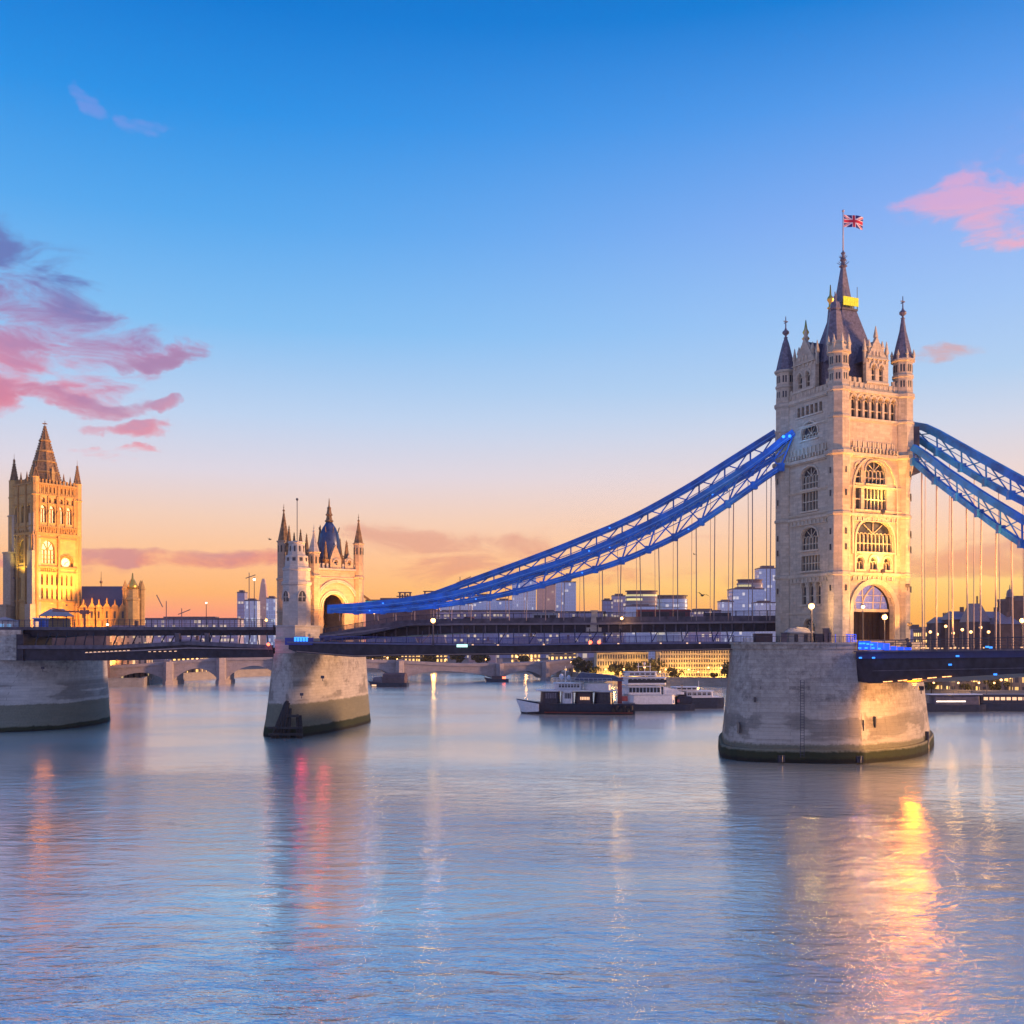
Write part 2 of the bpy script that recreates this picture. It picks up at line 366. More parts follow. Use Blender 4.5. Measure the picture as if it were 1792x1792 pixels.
M['lead'] = simple('lead_dome', (.075, .10, .20), .3, .4, var=.25, scale=1.0)
M['spire'] = simple('spire_stone', (.26, .16, .085), .85, var=.35, scale=1.2)
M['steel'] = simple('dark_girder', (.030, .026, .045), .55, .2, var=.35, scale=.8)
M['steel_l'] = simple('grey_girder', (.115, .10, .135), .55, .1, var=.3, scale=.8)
M['rail'] = simple('railing_paint', (.06, .06, .09), .5, .3)
M['blue'] = simple('blue_truss_paint', (.010, .175, .68), .45, 0, var=.3, scale=.45)
M['blue_l'] = simple('light_blue_paint', (.10, .34, .80), .4, 0, var=.12)
M['rod'] = simple('hanger_steel', (.30, .24, .25), .5, .3)
M['glass'] = simple('window_glass', (.035, .04, .055), .28, 0, var=.3, spec=.5)
M['glass_y'] = simple('lit_window_glass', (.10, .07, .03), .2, emit=(1, .62, .2), es=.08)
M['glow'] = simple('warm_lamp', (.9, .8, .6), .5, emit=(1, .46, .13), es=4.5)
M['glow_o'] = simple('orange_strip', (.9, .8, .6), .5, emit=(1, .38, .06), es=3.0)
M['glow_s'] = simple('warm_strip', (.9, .8, .6), .5, emit=(1, .50, .18), es=1.0)
M['glow_w'] = simple('white_lamp', (.9, .9, .9), .5, emit=(1, .80, .6), es=4)
M['glow_r'] = simple('red_lamp', (.9, .1, .05), .5, emit=(1, .14, .06), es=4)
M['glow_g'] = simple('green_white_panel', (.6, .9, .8), .5, emit=(.55, 1, .82), es=1.2)
M['led'] = simple('blue_led_panel', (.02, .10, .8), .4, emit=(.01, .10, 1), es=.8)
M['led_w'] = simple('blue_led_dot', (.1, .4, 1), .4, emit=(.03, .25, 1), es=1.7)
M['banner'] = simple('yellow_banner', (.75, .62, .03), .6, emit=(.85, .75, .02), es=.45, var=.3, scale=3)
M['gold'] = simple('gilding', (.80, .50, .10), .3, .8)
M['asphalt'] = simple('asphalt', (.05, .05, .055), .9)
M['white'] = simple('white_paint', (.74, .75, .80), .4, var=.08)
M['hull'] = simple('dark_hull', (.018, .022, .05), .35, var=.3)
M['hull_r'] = simple('red_boot_stripe', (.22, .04, .03), .5)
M['red'] = simple('red_paint', (.28, .06, .07), .5)
M['leaf'] = simple('foliage', (.09, .085, .03), .8, var=.5, scale=.8)
M['bark'] = simple('bark', (.09, .06, .045), .9)
M['land'] = simple('riverside_paving', (.11, .10, .10), .9, var=.3, scale=.05)
M['canvas'] = simple('canvas_roof', (.46, .36, .36), .8)
M['f_red'] = simple('flag_red', (.62, .02, .06), .8); M['f_white'] = simple('flag_white', (.78, .70, .78), .8); M['f_blue'] = simple('flag_blue', (.02, .03, .22), .8)
M['feather'] = simple('dark_feather', (.03, .028, .03), .8)
M['yellowwall'] = stone('floodlit_facade', (.50, .41, .29), 2.2, 1.1, seed=15)
M['dark_wall'] = simple('dark_brick', (.11, .075, .085), .85, var=.25, scale=.3)
M['scaff'] = simple('scaffold_steel', (.13, .09, .13), .6)

# ------------------------------------------------------------ water and ground
def water_mat():
    m, nt, b = mat('river_water')
    geo = nt.node('ShaderNodeNewGeometry'); x, y, z = nt.sep(geo.outputs['Position'])
    v1 = nt.xyz(nt.m('MULTIPLY', x, .42), nt.m('ADD', y, nt.m('MULTIPLY', nt.noise(nt.xyz(nt.m('MULTIPLY', x, .05), nt.m('MULTIPLY', y, .05), 1), 1.0, 2), 5)), 0)
    w0 = nt.noise(nt.xyz(nt.m('MULTIPLY', x, .09), nt.m('MULTIPLY', y, .22), 3), .6, 4, .5, .4)
    w1 = nt.noise(v1, .55, 5, .58, .25); w2 = nt.noise(v1, 1.7, 4, .6, .3)
    calm = nt.mr(nt.noise(nt.xyz(nt.m('MULTIPLY', x, .02), nt.m('MULTIPLY', y, .035), 9), 1, 3), .4, .65)
    near = nt.mr(y, 200, 60, .09, 1.0)
    h = nt.m('ADD', nt.m('MULTIPLY', w0, .7), nt.m('ADD', nt.m('MULTIPLY', w1, .62), nt.m('MULTIPLY', w2, nt.m('MULTIPLY', nt.m('ADD', calm, .5), .15))))
    bp = nt.node('ShaderNodeBump'); bp.inputs['Distance'].default_value = 1.0
    patch = nt.mr(nt.noise(nt.xyz(nt.m('MULTIPLY', x, .012), nt.m('MULTIPLY', y, .03), 4), 1.0, 4, .6), .36, .62, .35, 1.0)
    nt.put(bp.inputs['Strength'], nt.m('MULTIPLY', nt.m('MULTIPLY', near, patch), .66)); nt.l.new(h, bp.inputs['Height'])
    nt.l.new(bp.outputs[0], b.inputs['Normal'])
    b.inputs['Base Color'].default_value = (.84, .91, .82, 1); b.inputs['Metallic'].default_value = .70
    nt.put(b.inputs['Roughness'], nt.m('ADD', nt.mr(y, 70, 200, .07, .19), nt.m('MULTIPLY', calm, .06)))
    b.inputs['IOR'].default_value = 1.8
    return m
W = MB(); W.add([(-1680, -60, 0), (1680, -60, 0), (1680, 2040, 0), (-1680, 2040, 0)], [(0, 1, 2, 3)])
tag(W.build('river_water', water_mat()), kind='structure')
bank_px = [(-900, 430), (100, 430), (250, 438), (262, 475), (420, 560), (620, 640), (960, 620), (1010, 500), (1060, 455), (1290, 440), (1500, 400), (1600, 345), (1700, 330), (2700, 330)]
bank = [(X(p, d), d) for p, d in bank_px]
L = MB(); n = len(bank)
poly = bank+[(1650, 330), (1650, 2000), (-1650, 2000), (-1650, 430)]
L.prism(poly, -3, 2.4)
tag(L.build('far_bank_ground', M['land']), kind='structure')
E = MB()
for a, b_ in zip(bank, bank[1:]):
    a, b_ = Vector((*a, 0)), Vector((*b_, 0)); E.bar(a+Vector((0, -.3, 1.0)), b_+Vector((0, -.3, 1.0)), .8, 5.0)
    E.bar(a+Vector((0, -.4, 3.7)), b_+Vector((0, -.4, 3.7)), 1.1, .4)
tag(E.build('embankment_wall', M['embank']), 'long pale stone embankment wall edging the far river bank', 'wall')

# ------------------------------------------------------------ main tower
FC = Vector((X(1468, 172), 172)); PH = R(23.2); SD = 13.9          # front corner, facing, side between turret centres
rz = PH-math.pi/2                                                # local +x = portal-face normal
u_r = Vector((math.cos(PH), math.sin(PH))); u_l = Vector((-math.sin(PH), math.cos(PH)))
cen = FC+(u_r+u_l)*SD/2
H = SD/2
AX = Vector((math.sin(PH), -math.cos(PH)))                        # out of the portal, along the right span
tower = thing('bridge_tower', 'tall pale stone bridge tower with four turrets, steep slate roof and flagpole', 'tower', (cen.x, cen.y, EZ), rz)
ST, TR, GL = M['stone'], M['trim'], M['glass']
wz = lambda z_: z_-EZ
WP = H+.55
fr_port = Fr((WP, 0, 0), (0, 1, 0), (1, 0, 0)); fr_left = Fr((0, -WP, 0), (1, 0, 0), (0, -1, 0))
fr_back = Fr((-WP, 0, 0), (0, -1, 0), (-1, 0, 0)); fr_far = Fr((0, WP, 0), (-1, 0, 0), (0, 1, 0))
UL = H-.4
port_ops = [(0, 8.8, 0.02, 9.4, 'o'),
    (-3.3, 1.2, 26.4, 29.6, 'a'), (0.4, 4.2, 26.4, 30.2, 'a'), (-3.3, 1.2, 22.0, 25.6, 'r'), (0.4, 4.8, 22.0, 25.6, 'r'),
    (0.2, 7.6, 14.9, 20.2, 'a'), (-2.9, 1.5, 11.9, 13.9, 'a'), (0, 1.5, 11.9, 14.1, 'a'), (2.9, 1.5, 11.9, 13.9, 'a')]+\
    [(-4.3+i*1.43, .98, 37.4, 41.0, 'a') for i in range(7)]
left_ops = [(0.2, 4.2, 26.2, 29.9, 'a'), (0.2, 4.2, 22.4, 25.6, 'r'), (0.2, 4.2, 15.6, 19.4, 'a'), (0.4, 4.8, 12.0, 14.6, 'r'),
    (-1.3, 1.1, 6.2, 10.0, 'a'), (.6, 1.1, 6.2, 10.0, 'a'), (2.5, 1.1, 6.2, 10.0, 'a'), (0.2, 2.6, .3, 3.6, 'o'), (0.2, 4.2, 34.8, 37.6, 'o')]+\
    [(-2.7+i*1.15, .75, 39.0, 40.7, 'r') for i in range(6)]
ZT = 42.4
for nm, fr, ops in (('portal_wall', fr_port, port_ops), ('side_wall', fr_left, left_ops), ('rear_wall', fr_back, port_ops), ('far_wall', fr_far, left_ops)):
    mb = MB(); wall(mb, fr, -UL, UL, -1.5, ZT, -1.0, 0, ops); mb.build(nm, ST, tower)
    for k, o in enumerate(ops):
        if nm == 'rear_wall' and k > 4 or nm == 'far_wall' and k > 4: continue
        if o[1] > 8: continue
        n_l = max(1, int(round(o[1]/.85))) if o[1] > 1.3 else 1
        window(tower, fr, o, 0, (GL, TR), n_l if nm != 'x' else 1, 1 if o[3]-o[2] > 2.5 else 0, sill=o[2] > 1)
# inner core, so that no daylight shows between the walls
c = MB(); c.box(-H+.2, H-.2, -H+.2, H-.2, 10.8, 41.8); c.build('inner_core', M['dark_wall'], tower)
c = MB()
for sg in (-1, 1): c.box(-H+.2, H-.2, sg*5.2-.4 if sg > 0 else -5.6, sg*5.2+.4 if sg > 0 else -4.8, -1, 10.7)
c.build('passage_wall', M['dark_wall'], tower)
# portal tympanum: glazed screen and doors
g = MB(); pts = arch_pts(0, 8.8, 5.0, 9.4, 'o'); g.fpoly(fr_port, [(-4.4, 5.3), (4.4, 5.3)]+pts[::-1][:], -1.6, -1.5); pan = g.build('fanlight', simple('bluish_lit_glass', (.12, .14, .3), .2, emit=(.45, .42, .9), es=.35, var=.4, scale=3), tower)
g = MB(); g.fbox(fr_port, -4.4, 4.4, 4.8, 5.3, -1.7, -1.2)
for uu in (-2.9, -1.2, 1.2, 2.9): g.bar(fr_port.p(uu*.9, 5.2, -1.4), fr_port.p(uu*1.05, 8.0 if abs(uu) > 2 else 9.2, -1.4), .14)
for q in (6.4, 7.6): g.bar(fr_port.p(-4.1+ (q-5)*.25, q, -1.4), fr_port.p(4.1-(q-5)*.25, q, -1.4), .12)
for a, b_ in (((-4.2, 5.3), (-1.0, 9.0)), ((-1.4, 5.3), (.9, 9.1))):
    for i in range(6):
        t0, t1 = i/6, (i+1)/6; f_ = lambda t: fr_port.p(a[0]+(b_[0]-a[0])*t**1.6, a[1]+(b_[1]-a[1])*t**.8, -1.3); g.bar(f_(t0), f_(t1), .2)
g.build('frame', TR, pan)
pts = arch_pts(0, 9.6, 5.0, 9.8, 'o', 18)
a_ = MB()
for k, (grow, ww) in enumerate(((0, .35), (.55, .3), (1.1, .28))):
    pp = arch_pts(0, 9.3+grow, 5.0, 9.65+grow*.5, 'o', 18)
    for p, q in zip(pp, pp[1:]): a_.bar(fr_port.p(p[0], p[1], .1+.06*k), fr_port.p(q[0], q[1], .1+.06*k), ww, .3)
    for sgn in (-1, 1): a_.fbox(fr_port, sgn*(4.65+grow/2)-.16, sgn*(4.65+grow/2)+.16, 0, 5.0, -.05, .22+.06*k)
a_.build('portal_arch', TR, tower)
# curtain of gates in the passage
d_ = MB()
for i in range(9): d_.fbox(fr_port, -4.2+i*1.0, -4.08+i*1.0, 0, 4.8, -3.3, -3.2)
d_.fbox(fr_port, -4.4, 4.4, 2.3, 2.5, -3.34, -3.22); d_.fbox(fr_port, -4.4, 4.4, 0, 4.79, -3.6, -3.5)
d_.build('gate_screen', simple('gate_screen_dark', (.09, .06, .05), .6), tower)
# blind giant arch framing on portal face
a_ = MB()
for fr, zs, zt, ww in ((fr_port, 24.5, 30.9, 9.6), (fr_port, 16.4, 20.9, 8.6)):
    pp = arch_pts(0.2, ww, zs, zt, 'a', 16)
    for p, q in zip(pp, pp[1:]): a_.bar(fr.p(p[0], p[1], .1), fr.p(q[0], q[1], .1), .3, .35)
    for sgn in (-1, 1): a_.fbox(fr, .2+sgn*ww/2-.17, .2+sgn*ww/2+.17, zs-10 if zs > 20 else zs-5, zs, -.02, .26)
a_.build('arch_moulding', TR, tower)
# string courses and carved bands
bands = [(10.9, .45, .35), (12.0-.9, .01, .01), (20.9, .4, .35), (22.0-.25, .22, .2), (24.9+.9, .2, .2), (30.9, .55, .5), (37.0, .3, .25), (41.6, .5, .4), (4.6, .2, .15)]
mb = MB()
for (zz, hh, pr) in bands:
    if hh < .1: continue
    for fr in (fr_port, fr_left, fr_back, fr_far):
        if zz == 4.6 and fr is fr_port: continue
        if zz == 25.8 and fr is not fr_left: continue
        mb.fbox(fr, -UL, UL, zz, zz+hh, -.05, pr); mb.fbox(fr, -UL, UL, zz-.2, zz-.003, -.05, pr*.5)
mb.build('string_course', TR, tower)
mb = MB()
for fr in (fr_port, fr_left):
    for zz, hh in ((10.1, .7), (20.1+.0, .65), (32.4, 1.0)):
        k = 0; uu = -4.6
        while uu < 4.6:
            mb.fbox(fr, uu, uu+.34, zz, zz+hh, .0, .16 if k % 2 else .26); uu += .52; k += 1
        mb.fbox(fr, -4.8, 4.9, zz-.12, zz-.004, -.02, .3)
    uu = -5.2
    while uu < 5.2: mb.fbox(fr, uu, uu+.28, 31.5, 32.2, .2, .62); uu += .75
mb.build('carved_band', TR, tower)
# turrets
def turret_prof(zlo, zhi, r1, r2, rl):
    return [(rl, zlo), (rl, 10.8), (rl+.22, 10.9), (rl+.22, 11.35), (rl, 11.5), (rl, 20.8), (rl+.22, 20.95), (rl+.22, 21.3), (rl, 21.5), (rl, 26.5), (rl+(r1-rl)*.3, 28.5), (r1-.05, 30.7), (r1+.4, 31), (r1+.4, 31.5), (r1-.15, 31.8),
            (r1-.2, 37.0), (r1-.05, 37.1), (r1-.05, 37.35), (r2, 37.6), (r2, 41.4), (r2+.3, 41.6), (r2+.3, 42.1), (r2, 42.3), (r2-.1, 45.0), (r2+.1, 45.1), (r2+.1, 45.4), (r2-.1, 45.6), (r2-.1, zhi-.5), (r2+.3, zhi-.3), (r2+.3, zhi)]
cor = {'front': (H, -H), 'right': (H, H), 'left': (-H, -H), 'back': (-H, H)}
for nm, (cx, cy) in cor.items():
    tl = 48.2
    mb = MB(); mb.lathe(cx, cy, turret_prof(-1.4, tl, 2.05, 1.78, 1.3 if nm == 'right' else 1.85), 8)
    t = mb.build('turret', ST, tower)
    s_ = MB()
    for k in range(8):                              # slit windows, three stages, as one strip set of dark panes
        a = math.pi*2*k/8+math.pi/8*0; r_ = 1.62
        for (z0, z1) in ((46.0, 47.2), (43.0, 44.4)):
            p = Vector((cx+math.cos(a)*1.56, cy+math.sin(a)*1.56, 0)); n_ = Vector((math.cos(a), math.sin(a), 0)); q = Vector((-n_.y, n_.x, 0))
            fr = Fr(p, q, n_); s_.fbox(fr, -.36, -.1, z0, z1, -.1, .05); s_.fbox(fr, .1, .36, z0, z1, -.1, .05)
        if k % 2 == 0:
            fr = Fr(Vector((cx+math.cos(a)*1.82, cy+math.sin(a)*1.82, 0)), (-math.sin(a), math.cos(a), 0), (math.cos(a), math.sin(a), 0))
            for z0 in (8.2, 17.6, 27.8, 15.0, 24.0): s_.fbox(fr, -.12, .12, z0, z0+1.0, -.1, .05)
    s_.each('slit_window', GL, t)
    if nm != 'front':
        top = {'left': 56.2, 'right': 57.4, 'back': 58.5}[nm]
        mb = MB(); mb.lathe(cx, cy, [(1.95, tl), (1.75, tl+.25), (1.25, tl+2.5), (.62, tl+5), (.30, top-2.1), (.22, top-2.0)], 8); sp = mb.build('spire', M['slate'], t)
        mb = MB(); mb.lathe(cx, cy, [(.2, top-2.05), (.42, top-1.95), (.2, top-1.8), (.2, top-1.5), (.62, top-1.15), (.62, top-.85), (.25, top-.5), (.12, top-.1), (.07, top+1.9)], 8, smooth=True)
        mb.box(cx-.45, cx+.45, cy-.06, cy+.06, top+.75, top+.9); mb.box(cx-.06, cx+.06, cy-.45, cy+.45, top+.95, top+1.1)
        mb.build('finial', M['gold'] if nm == 'back' else M['slate'], t)
        if nm == 'right':
            mb = MB()
            for k in range(8):
                a = 2*math.pi*(k+.5)/8; mb.lathe(cx+1.9*math.cos(a), cy+1.9*math.sin(a), [(.22, tl-.2), (.2, tl+.6), (.3, tl+.7), (.02, tl+1.6)], 4)
            mb.build('pinnacle', TR, t)
    else:
        mb = MB()
        for k in range(8):
            a = 2*math.pi*(k+.5)/8; mb.lathe(cx+1.75*math.cos(a), cy+1.75*math.sin(a), [(.26, tl), (.24, tl+1.1), (.36, tl+1.2), (.02, tl+2.7)], 4)
        mb.lathe(cx, cy, [(1.7, tl), (1.7, tl+.9), (1.3, tl+1.0), (1.2, tl+1.7)], 8)
        mb.build('parapet', TR, t)
        mb = MB(); ex, ey = cx-2.1, cy+1.0; mb.lathe(ex, ey, [(2.0, tl-1), (1.8, tl+1.4), (1.0, tl+7.4), (.8, tl+7.6), (1.0, tl+7.9), (.7, tl+9.0)], 6)
        for dx in (-.5, .0, .5): mb.rod((ex+dx, ey-dx*.5, tl+8.8), (ex+dx, ey-dx*.5, tl+10.8-abs(dx)), .1)
        mb.build('spire', M['slate'], t)
mb = MB(); ex, ey = 1.7, -H+2.7; mb.lathe(ex, ey, [(1.9, 42), (1.9, 47.6), (2.1, 47.9), (1.7, 48.4), (1.25, 51.2), (.7, 54), (.42, 57.0), (.32, 57.2)], 8); t = mb.build('stair_turret', M['slate'], tower)
mb = MB(); mb.lathe(ex, ey, [(.3, 57.1), (.6, 57.4), (.3, 57.7), (.3, 58.3), (.62, 58.8), (.5, 59.2), (.2, 59.6), (.08, 61.4)], 8, smooth=True); mb.build('finial', M['gold'], t)
mb = MB(); mb.lathe(-2.2, -H+.6, [(.5, 50), (.45, 52.6), (.7, 52.9), (.3, 53.4), (.6, 54.0), (.3, 54.6), (.06, 56.2)], 8, smooth=True); mb.build('gilded_finial', M['gold'], tower)
# parapets and gables
def gable(fr, uc, ww, z0, zs, zt, wdepth=2.2):
    mb = MB(); ops = [(uc-ww*.17, ww*.17, z0+1.6, z0+4.2, 'a'), (uc+ww*.17, ww*.17, z0+1.6, z0+4.2, 'a')]
    wall(mb, fr, uc-ww/2, uc+ww/2, z0, zs, -.8, 0, ops)
    n_ = 4; prev = ww/2
    for i in range(n_):                             # stepped gable
        f0 = 1-i/n_; a = uc-ww/2*f0*.92; b_ = uc+ww/2*f0*.92; zz0 = zs+(zt-zs)*i/n_; zz1 = zs+(zt-zs)*(i+1)/n_
        mb.fpoly(fr, [(a, zz0), (b_, zz0), (uc+ww/2*(1-(i+1)/n_)*.92+.12, zz1), (uc-ww/2*(1-(i+1)/n_)*.92-.12, zz1)], -.7+i*.01, -.02-i*.004)
    g_ = mb.build('gable', ST, tower)
    t = MB()
    for (u, zz, hh) in ((uc-ww/2, zs+1.2, 2.2), (uc+ww/2, zs+1.2, 2.2), (uc, zt, 2.0), (uc-ww*.3, zs+2.0, 1.4), (uc+ww*.3, zs+2.0, 1.4)):
        p = fr.p(u, 0, -.4); t.lathe(p.x, p.y, [(.3, zz-2), (.28, zz), (.42, zz+.1), (.05, zz+hh)], 4)
    for i in range(5): t.fbox(fr, uc-ww*.4+i*ww*.19, uc-ww*.4+i*ww*.19+.3, zs-.6, zs-.1, -.05, .2)
    for i in range(3): t.fbox(fr, uc-ww*.2+i*ww*.15, uc-ww*.2+i*ww*.15+.28, zs+.6, zs+1.3, -.05, .16)
    t.fbox(fr, uc-ww/2, uc+ww/2, z0+1.0, z0+1.3, -.02, .22); t.fbox(fr, uc-ww/2, uc+ww/2, zs-.06, zs+.1, -.02, .3)
    t.build('pinnacle', TR, g_)
    for o in ops: window(g_, fr, o, 0, (GL, TR), 1, 1, False, name='window')
    rf = MB(); q = [fr.p(uc-ww/2*.9, z0+2, -.7), fr.p(uc+ww/2*.9, z0+2, -.7), fr.p(uc, zt-.4, -.7)]; r_ = [v-fr.n*3.6 for v in q]
    q2 = [fr.p(uc-ww/2*.9, zs-.2, -.72), fr.p(uc+ww/2*.9, zs-.2, -.72), fr.p(uc, zt-.5, -.72)]; r2 = [v-fr.n*3.6 for v in q2]
    rf.add(q2+r2, [(0, 1, 2), (3, 5, 4), (0, 2, 5, 3), (1, 4, 5, 2), (0, 3, 4, 1)]); rf.build('gable_roof', M['slate_b'], g_)
gable(fr_port, .8, 4.8, ZT, 47.6, 51.4); gable(fr_left, -1.3, 6.0, ZT, 48.2, 52.6); gable(fr_back, 0, 5, ZT, 47.6, 51.4); gable(fr_far, 0, 5, ZT, 47.6, 51.4)
mb = MB()
for fr in (fr_port, fr_left, fr_back, fr_far):
    mb.fbox(fr, -UL, UL, ZT+.003, ZT+1.0, -.5, -.1); uu = -UL+.3
    while uu < UL-.4:
        if not (-2.8 < uu < 3.6): mb.fbox(fr, uu, uu+.55, ZT+1.003, ZT+1.8, -.48, -.12)
        mb.fbox(fr, uu+.1, uu+.4, ZT+.15, ZT+.8, -.1, .06)
        uu += 1.05
mb.build('parapet', TR, tower)
# roof: steep pavilion roof, cresting platform and spire
mb = MB(); hb = H-1.0
def sq(h): return [(-h, -h), (h, -h), (h, h), (-h, h)]
mb.prism(sq(hb), ZT-.6, 46.0, sq(hb-1.2)); mb.prism(sq(hb-1.22), 46.0, 52.0, sq(hb-2.9)); mb.prism(sq(hb-2.92), 52.0, 57.6, sq(1.6))
mb.prism(sq(1.2), 57.6, 59.6, sq(1.15)); mb.lathe(0, 0, [(1.65, 59.6), (1.3, 60.4), (.42, 65.6)], 4)
mb.build('roof', M['slate'], tower)
mb = MB(); mb.prism(sq(1.75), 57.6, 57.95); 
for a in (-1.7, 1.7):
    for b_ in (-1.7, -.85, 0, .85, 1.7):
        mb.rod((a, b_, 57.9), (a, b_, 58.9), .05); mb.rod((b_, a, 57.9), (b_, a, 58.9), .05)
    mb.bar((a, -1.7, 58.8), (a, 1.7, 58.8), .1); mb.bar((-1.7, a, 58.8), (1.7, a, 58.8), .1)
for b_ in (-1.4, 1.4): mb.rod((1.8, b_*1.1, 57.9), (1.8, b_*1.1, 61.8), .05)
mb.build('roof_platform', M['rail'], tower)
mb = MB(); mb.fbox(Fr((1.85, 0, 0), (0, 1, 0), (1, 0, 0)), -1.6, 1.6, 58.3, 59.8, 0, .12)
for i in range(9): mb.fbox(Fr((1.85, 0, 0), (0, 1, 0), (1, 0, 0)), -1.6+i*.4, -1.54+i*.4, 58.3, 59.8, .12, .17)
mb.build('yellow_panel', M['banner'], tower)
mb = MB(); mb.lathe(0, 0, [(.40, 65.5), (.75, 65.8), (.4, 66.0), (.35, 66.6), (.6, 66.9), (.3, 67.2), (.28, 67.9), (.42, 68.1), (.15, 68.4), (.1, 68.6)], 8)
for k in range(8):
    a = k*math.pi/4; mb.rod((.3*math.cos(a), .3*math.sin(a), 66), (1.0*math.cos(a), 1.0*math.sin(a), 66.5), .05); mb.rod((.2*math.cos(a), .2*math.sin(a), 67), (.7*math.cos(a), .7*math.sin(a), 67.6), .05)
mb.build('spirelet', M['slate'], tower)
pole = MB(); pole.rod((0, 0, 68.3), (0, 0, 75.4), .13, 8, .10); pole.ball(0, 0, 75.55, .24); pole.build('flagpole', simple('pole_paint', (.55, .5, .55), .4), tower)
# flag
mb = MB(); nx_, ny_ = 60, 36; fx, fy = 3.6, 2.15; vs = []
for j in range(ny_+1):
    for i in range(nx_+1):
        t = i/nx_; vs.append((t*fx, .28*math.sin(t*6.5+j*.04)*(t**.6), -fy*j/ny_-.12*t+.14*math.sin(t*5)*t))
def union(i, j):
    X_, Y_ = (i+.5)/nx_*60-30, 15-(j+.5)/ny_*30
    if abs(X_) < 3 or abs(Y_) < 3: return 0
    if abs(X_) < 5 or abs(Y_) < 5: return 1
    for s_ in (1, -1):
        dd = (Y_-s_*X_*.5)/math.hypot(1, .5)
        if abs(dd) < 3:
            off = dd*(1 if X_ > 0 else -1)*(-s_)
            return 0 if 0 < off < 2 else 1
    return 2
mb.add(vs, []); mb.f = []; mb.m = []; mb.sm = []
for j in range(ny_):
    for i in range(nx_):
        a = j*(nx_+1)+i; mb.f.append([a, a+1, a+nx_+2, a+nx_+1]); mb.m.append(union(i, j)); mb.sm.append(True)
pw = Matrix.Rotation(rz, 3, 'Z') @ Vector((0, 0, 0))
flag = mb.build('union_flag', [M['f_red'], M['f_white'], M['f_blue']])
tag(flag, 'red white and blue union flag flying from the tower flagpole', 'flag'); flag.location = (cen.x+.15, cen.y, EZ+74.9); flag.rotation_euler = (0, 0, R(8))
flag.modifiers.new('solid', 'SOLIDIFY').thickness = .02

# ------------------------------------------------------------ piers
def subdiv_poly(pts, k=3):
    """rounds a closed polygon (Chaikin)"""
    for _ in range(k):
        q = []
        for i in range(len(pts)):
            a, b_ = Vector(pts[i]), Vector(pts[(i+1) % len(pts)]); q += [tuple(a*.75+b_*.25), tuple(a*.25+b_*.75)]
        pts = q
    return pts
def scale_poly(pts, s, c=None):
    c = c or (sum(p[0] for p in pts)/len(pts), sum(p[1] for p in pts)/len(pts))
    return [(c[0]+(p[0]-c[0])*s, c[1]+(p[1]-c[1])*s) for p in pts]
def pier(name, label, bottom, top, zt, m, rounds=2, cornice=None, plinth=2.2, loc=None):
    b_ = [(X(p, d), d) for p, d in bottom]; t_ = [(X(p, d), d) for p, d in top]
    b_, t_ = subdiv_poly(b_, rounds), subdiv_poly(t_, rounds)
    cx = sum(p[0] for p in b_)/len(b_); cy = sum(p[1] for p in b_)/len(b_)
    root = thing(name, label, 'bridge pier', (cx, cy, 0))
    mb = MB(); n = len(b_); rings = [(-3, b_)]
    K = 8; vs = []
    lv = [-3]+[zt*i/K for i in range(K+1)]
    for z in lv:
        t = max(0, z)/zt; t = t**.8
        vs += [(b_[i][0]*(1-t)+t_[i][0]*t, b_[i][1]*(1-t)+t_[i][1]*t, z) for i in range(n)]
    fs = [(k*n+i, k*n+(i+1) % n, (k+1)*n+(i+1) % n, (k+1)*n+i) for k in range(len(lv)-1) for i in range(n)]
    mb.add(vs, fs, True); mb.add([(p[0], p[1], zt) for p in t_], [tuple(range(n))])
    mb.build('pier_body', m, root, True)
    if plinth: mb = MB(); s1 = scale_poly(b_, 1.022); s2 = scale_poly(b_, 1.012); mb.prism(s1, -3, plinth-.3, s2); mb.prism(s2, plinth-.297, plinth, scale_poly(b_, 1.006)); mb.build('plinth', m, root, True)
    if cornice:
        mb = MB(); mb.prism(scale_poly(t_, 1.02), zt-cornice, zt-.35); mb.prism(scale_poly(t_, 1.035), zt-.347, zt+.02); mb.build('cornice', m, root, True)
    return root, t_
near_pier, tp = pier('bridge_pier', 'massive battered stone pier carrying the tall bridge tower, black weed at its foot',
    [(1262,182), (1264,174), (1310,168.5), (1440,166.4), (1506,166.4), (1513,166.6), (1518,167.2), (1585,171), (1625,181), (1636,205), (1560,222), (1300,218), (1258,198)],
    [(1281,184), (1284,177), (1320,171.5), (1440,169.6), (1500,169.6), (1503.5,169.8), (1507,170.6), (1570,175), (1604,183), (1612,204), (1540,218), (1310,214), (1278,198)], 19.6, M['pier_a'], 2, 1.1)
mid_pier, _ = pier('bridge_pier', 'slimmer stone pier under the small gatehouse with a broad green tide mark', 
    [(460,216), (462,212), (500,210), (522,211), (575,221), (640,243), (652,256), (610,272), (520,262), (462,236)],
    [(478,218), (480,214.5), (500,213), (516,214), (572,225), (633,247), (642,258), (600,270), (520,262), (478,238)], 17.2, M['pier_b'], 1, None, None)
left_pier, _ = pier('bridge_pier', 'pale stone pier cut by the left picture edge, green weed along its base',
    [(-330,232), (-150,219), (20,222), (130,232), (186,247), (196,262), (150,280), (-100,290), (-300,270)],
    [(-310,234), (-150,222), (20,225), (130,234), (184,248), (188,262), (150,278), (-100,286), (-300,268)], 15.6, M['pier_c'], 1, None, None)
mb = MB()
mb.prism([(X(p, d), d) for p, d in ((-300,236), (-150,223), (36,225), (60,240), (60,262), (-100,280))], 15.6, 22.2)
mb.build('upper_block', M['pier_c'], left_pier, True)
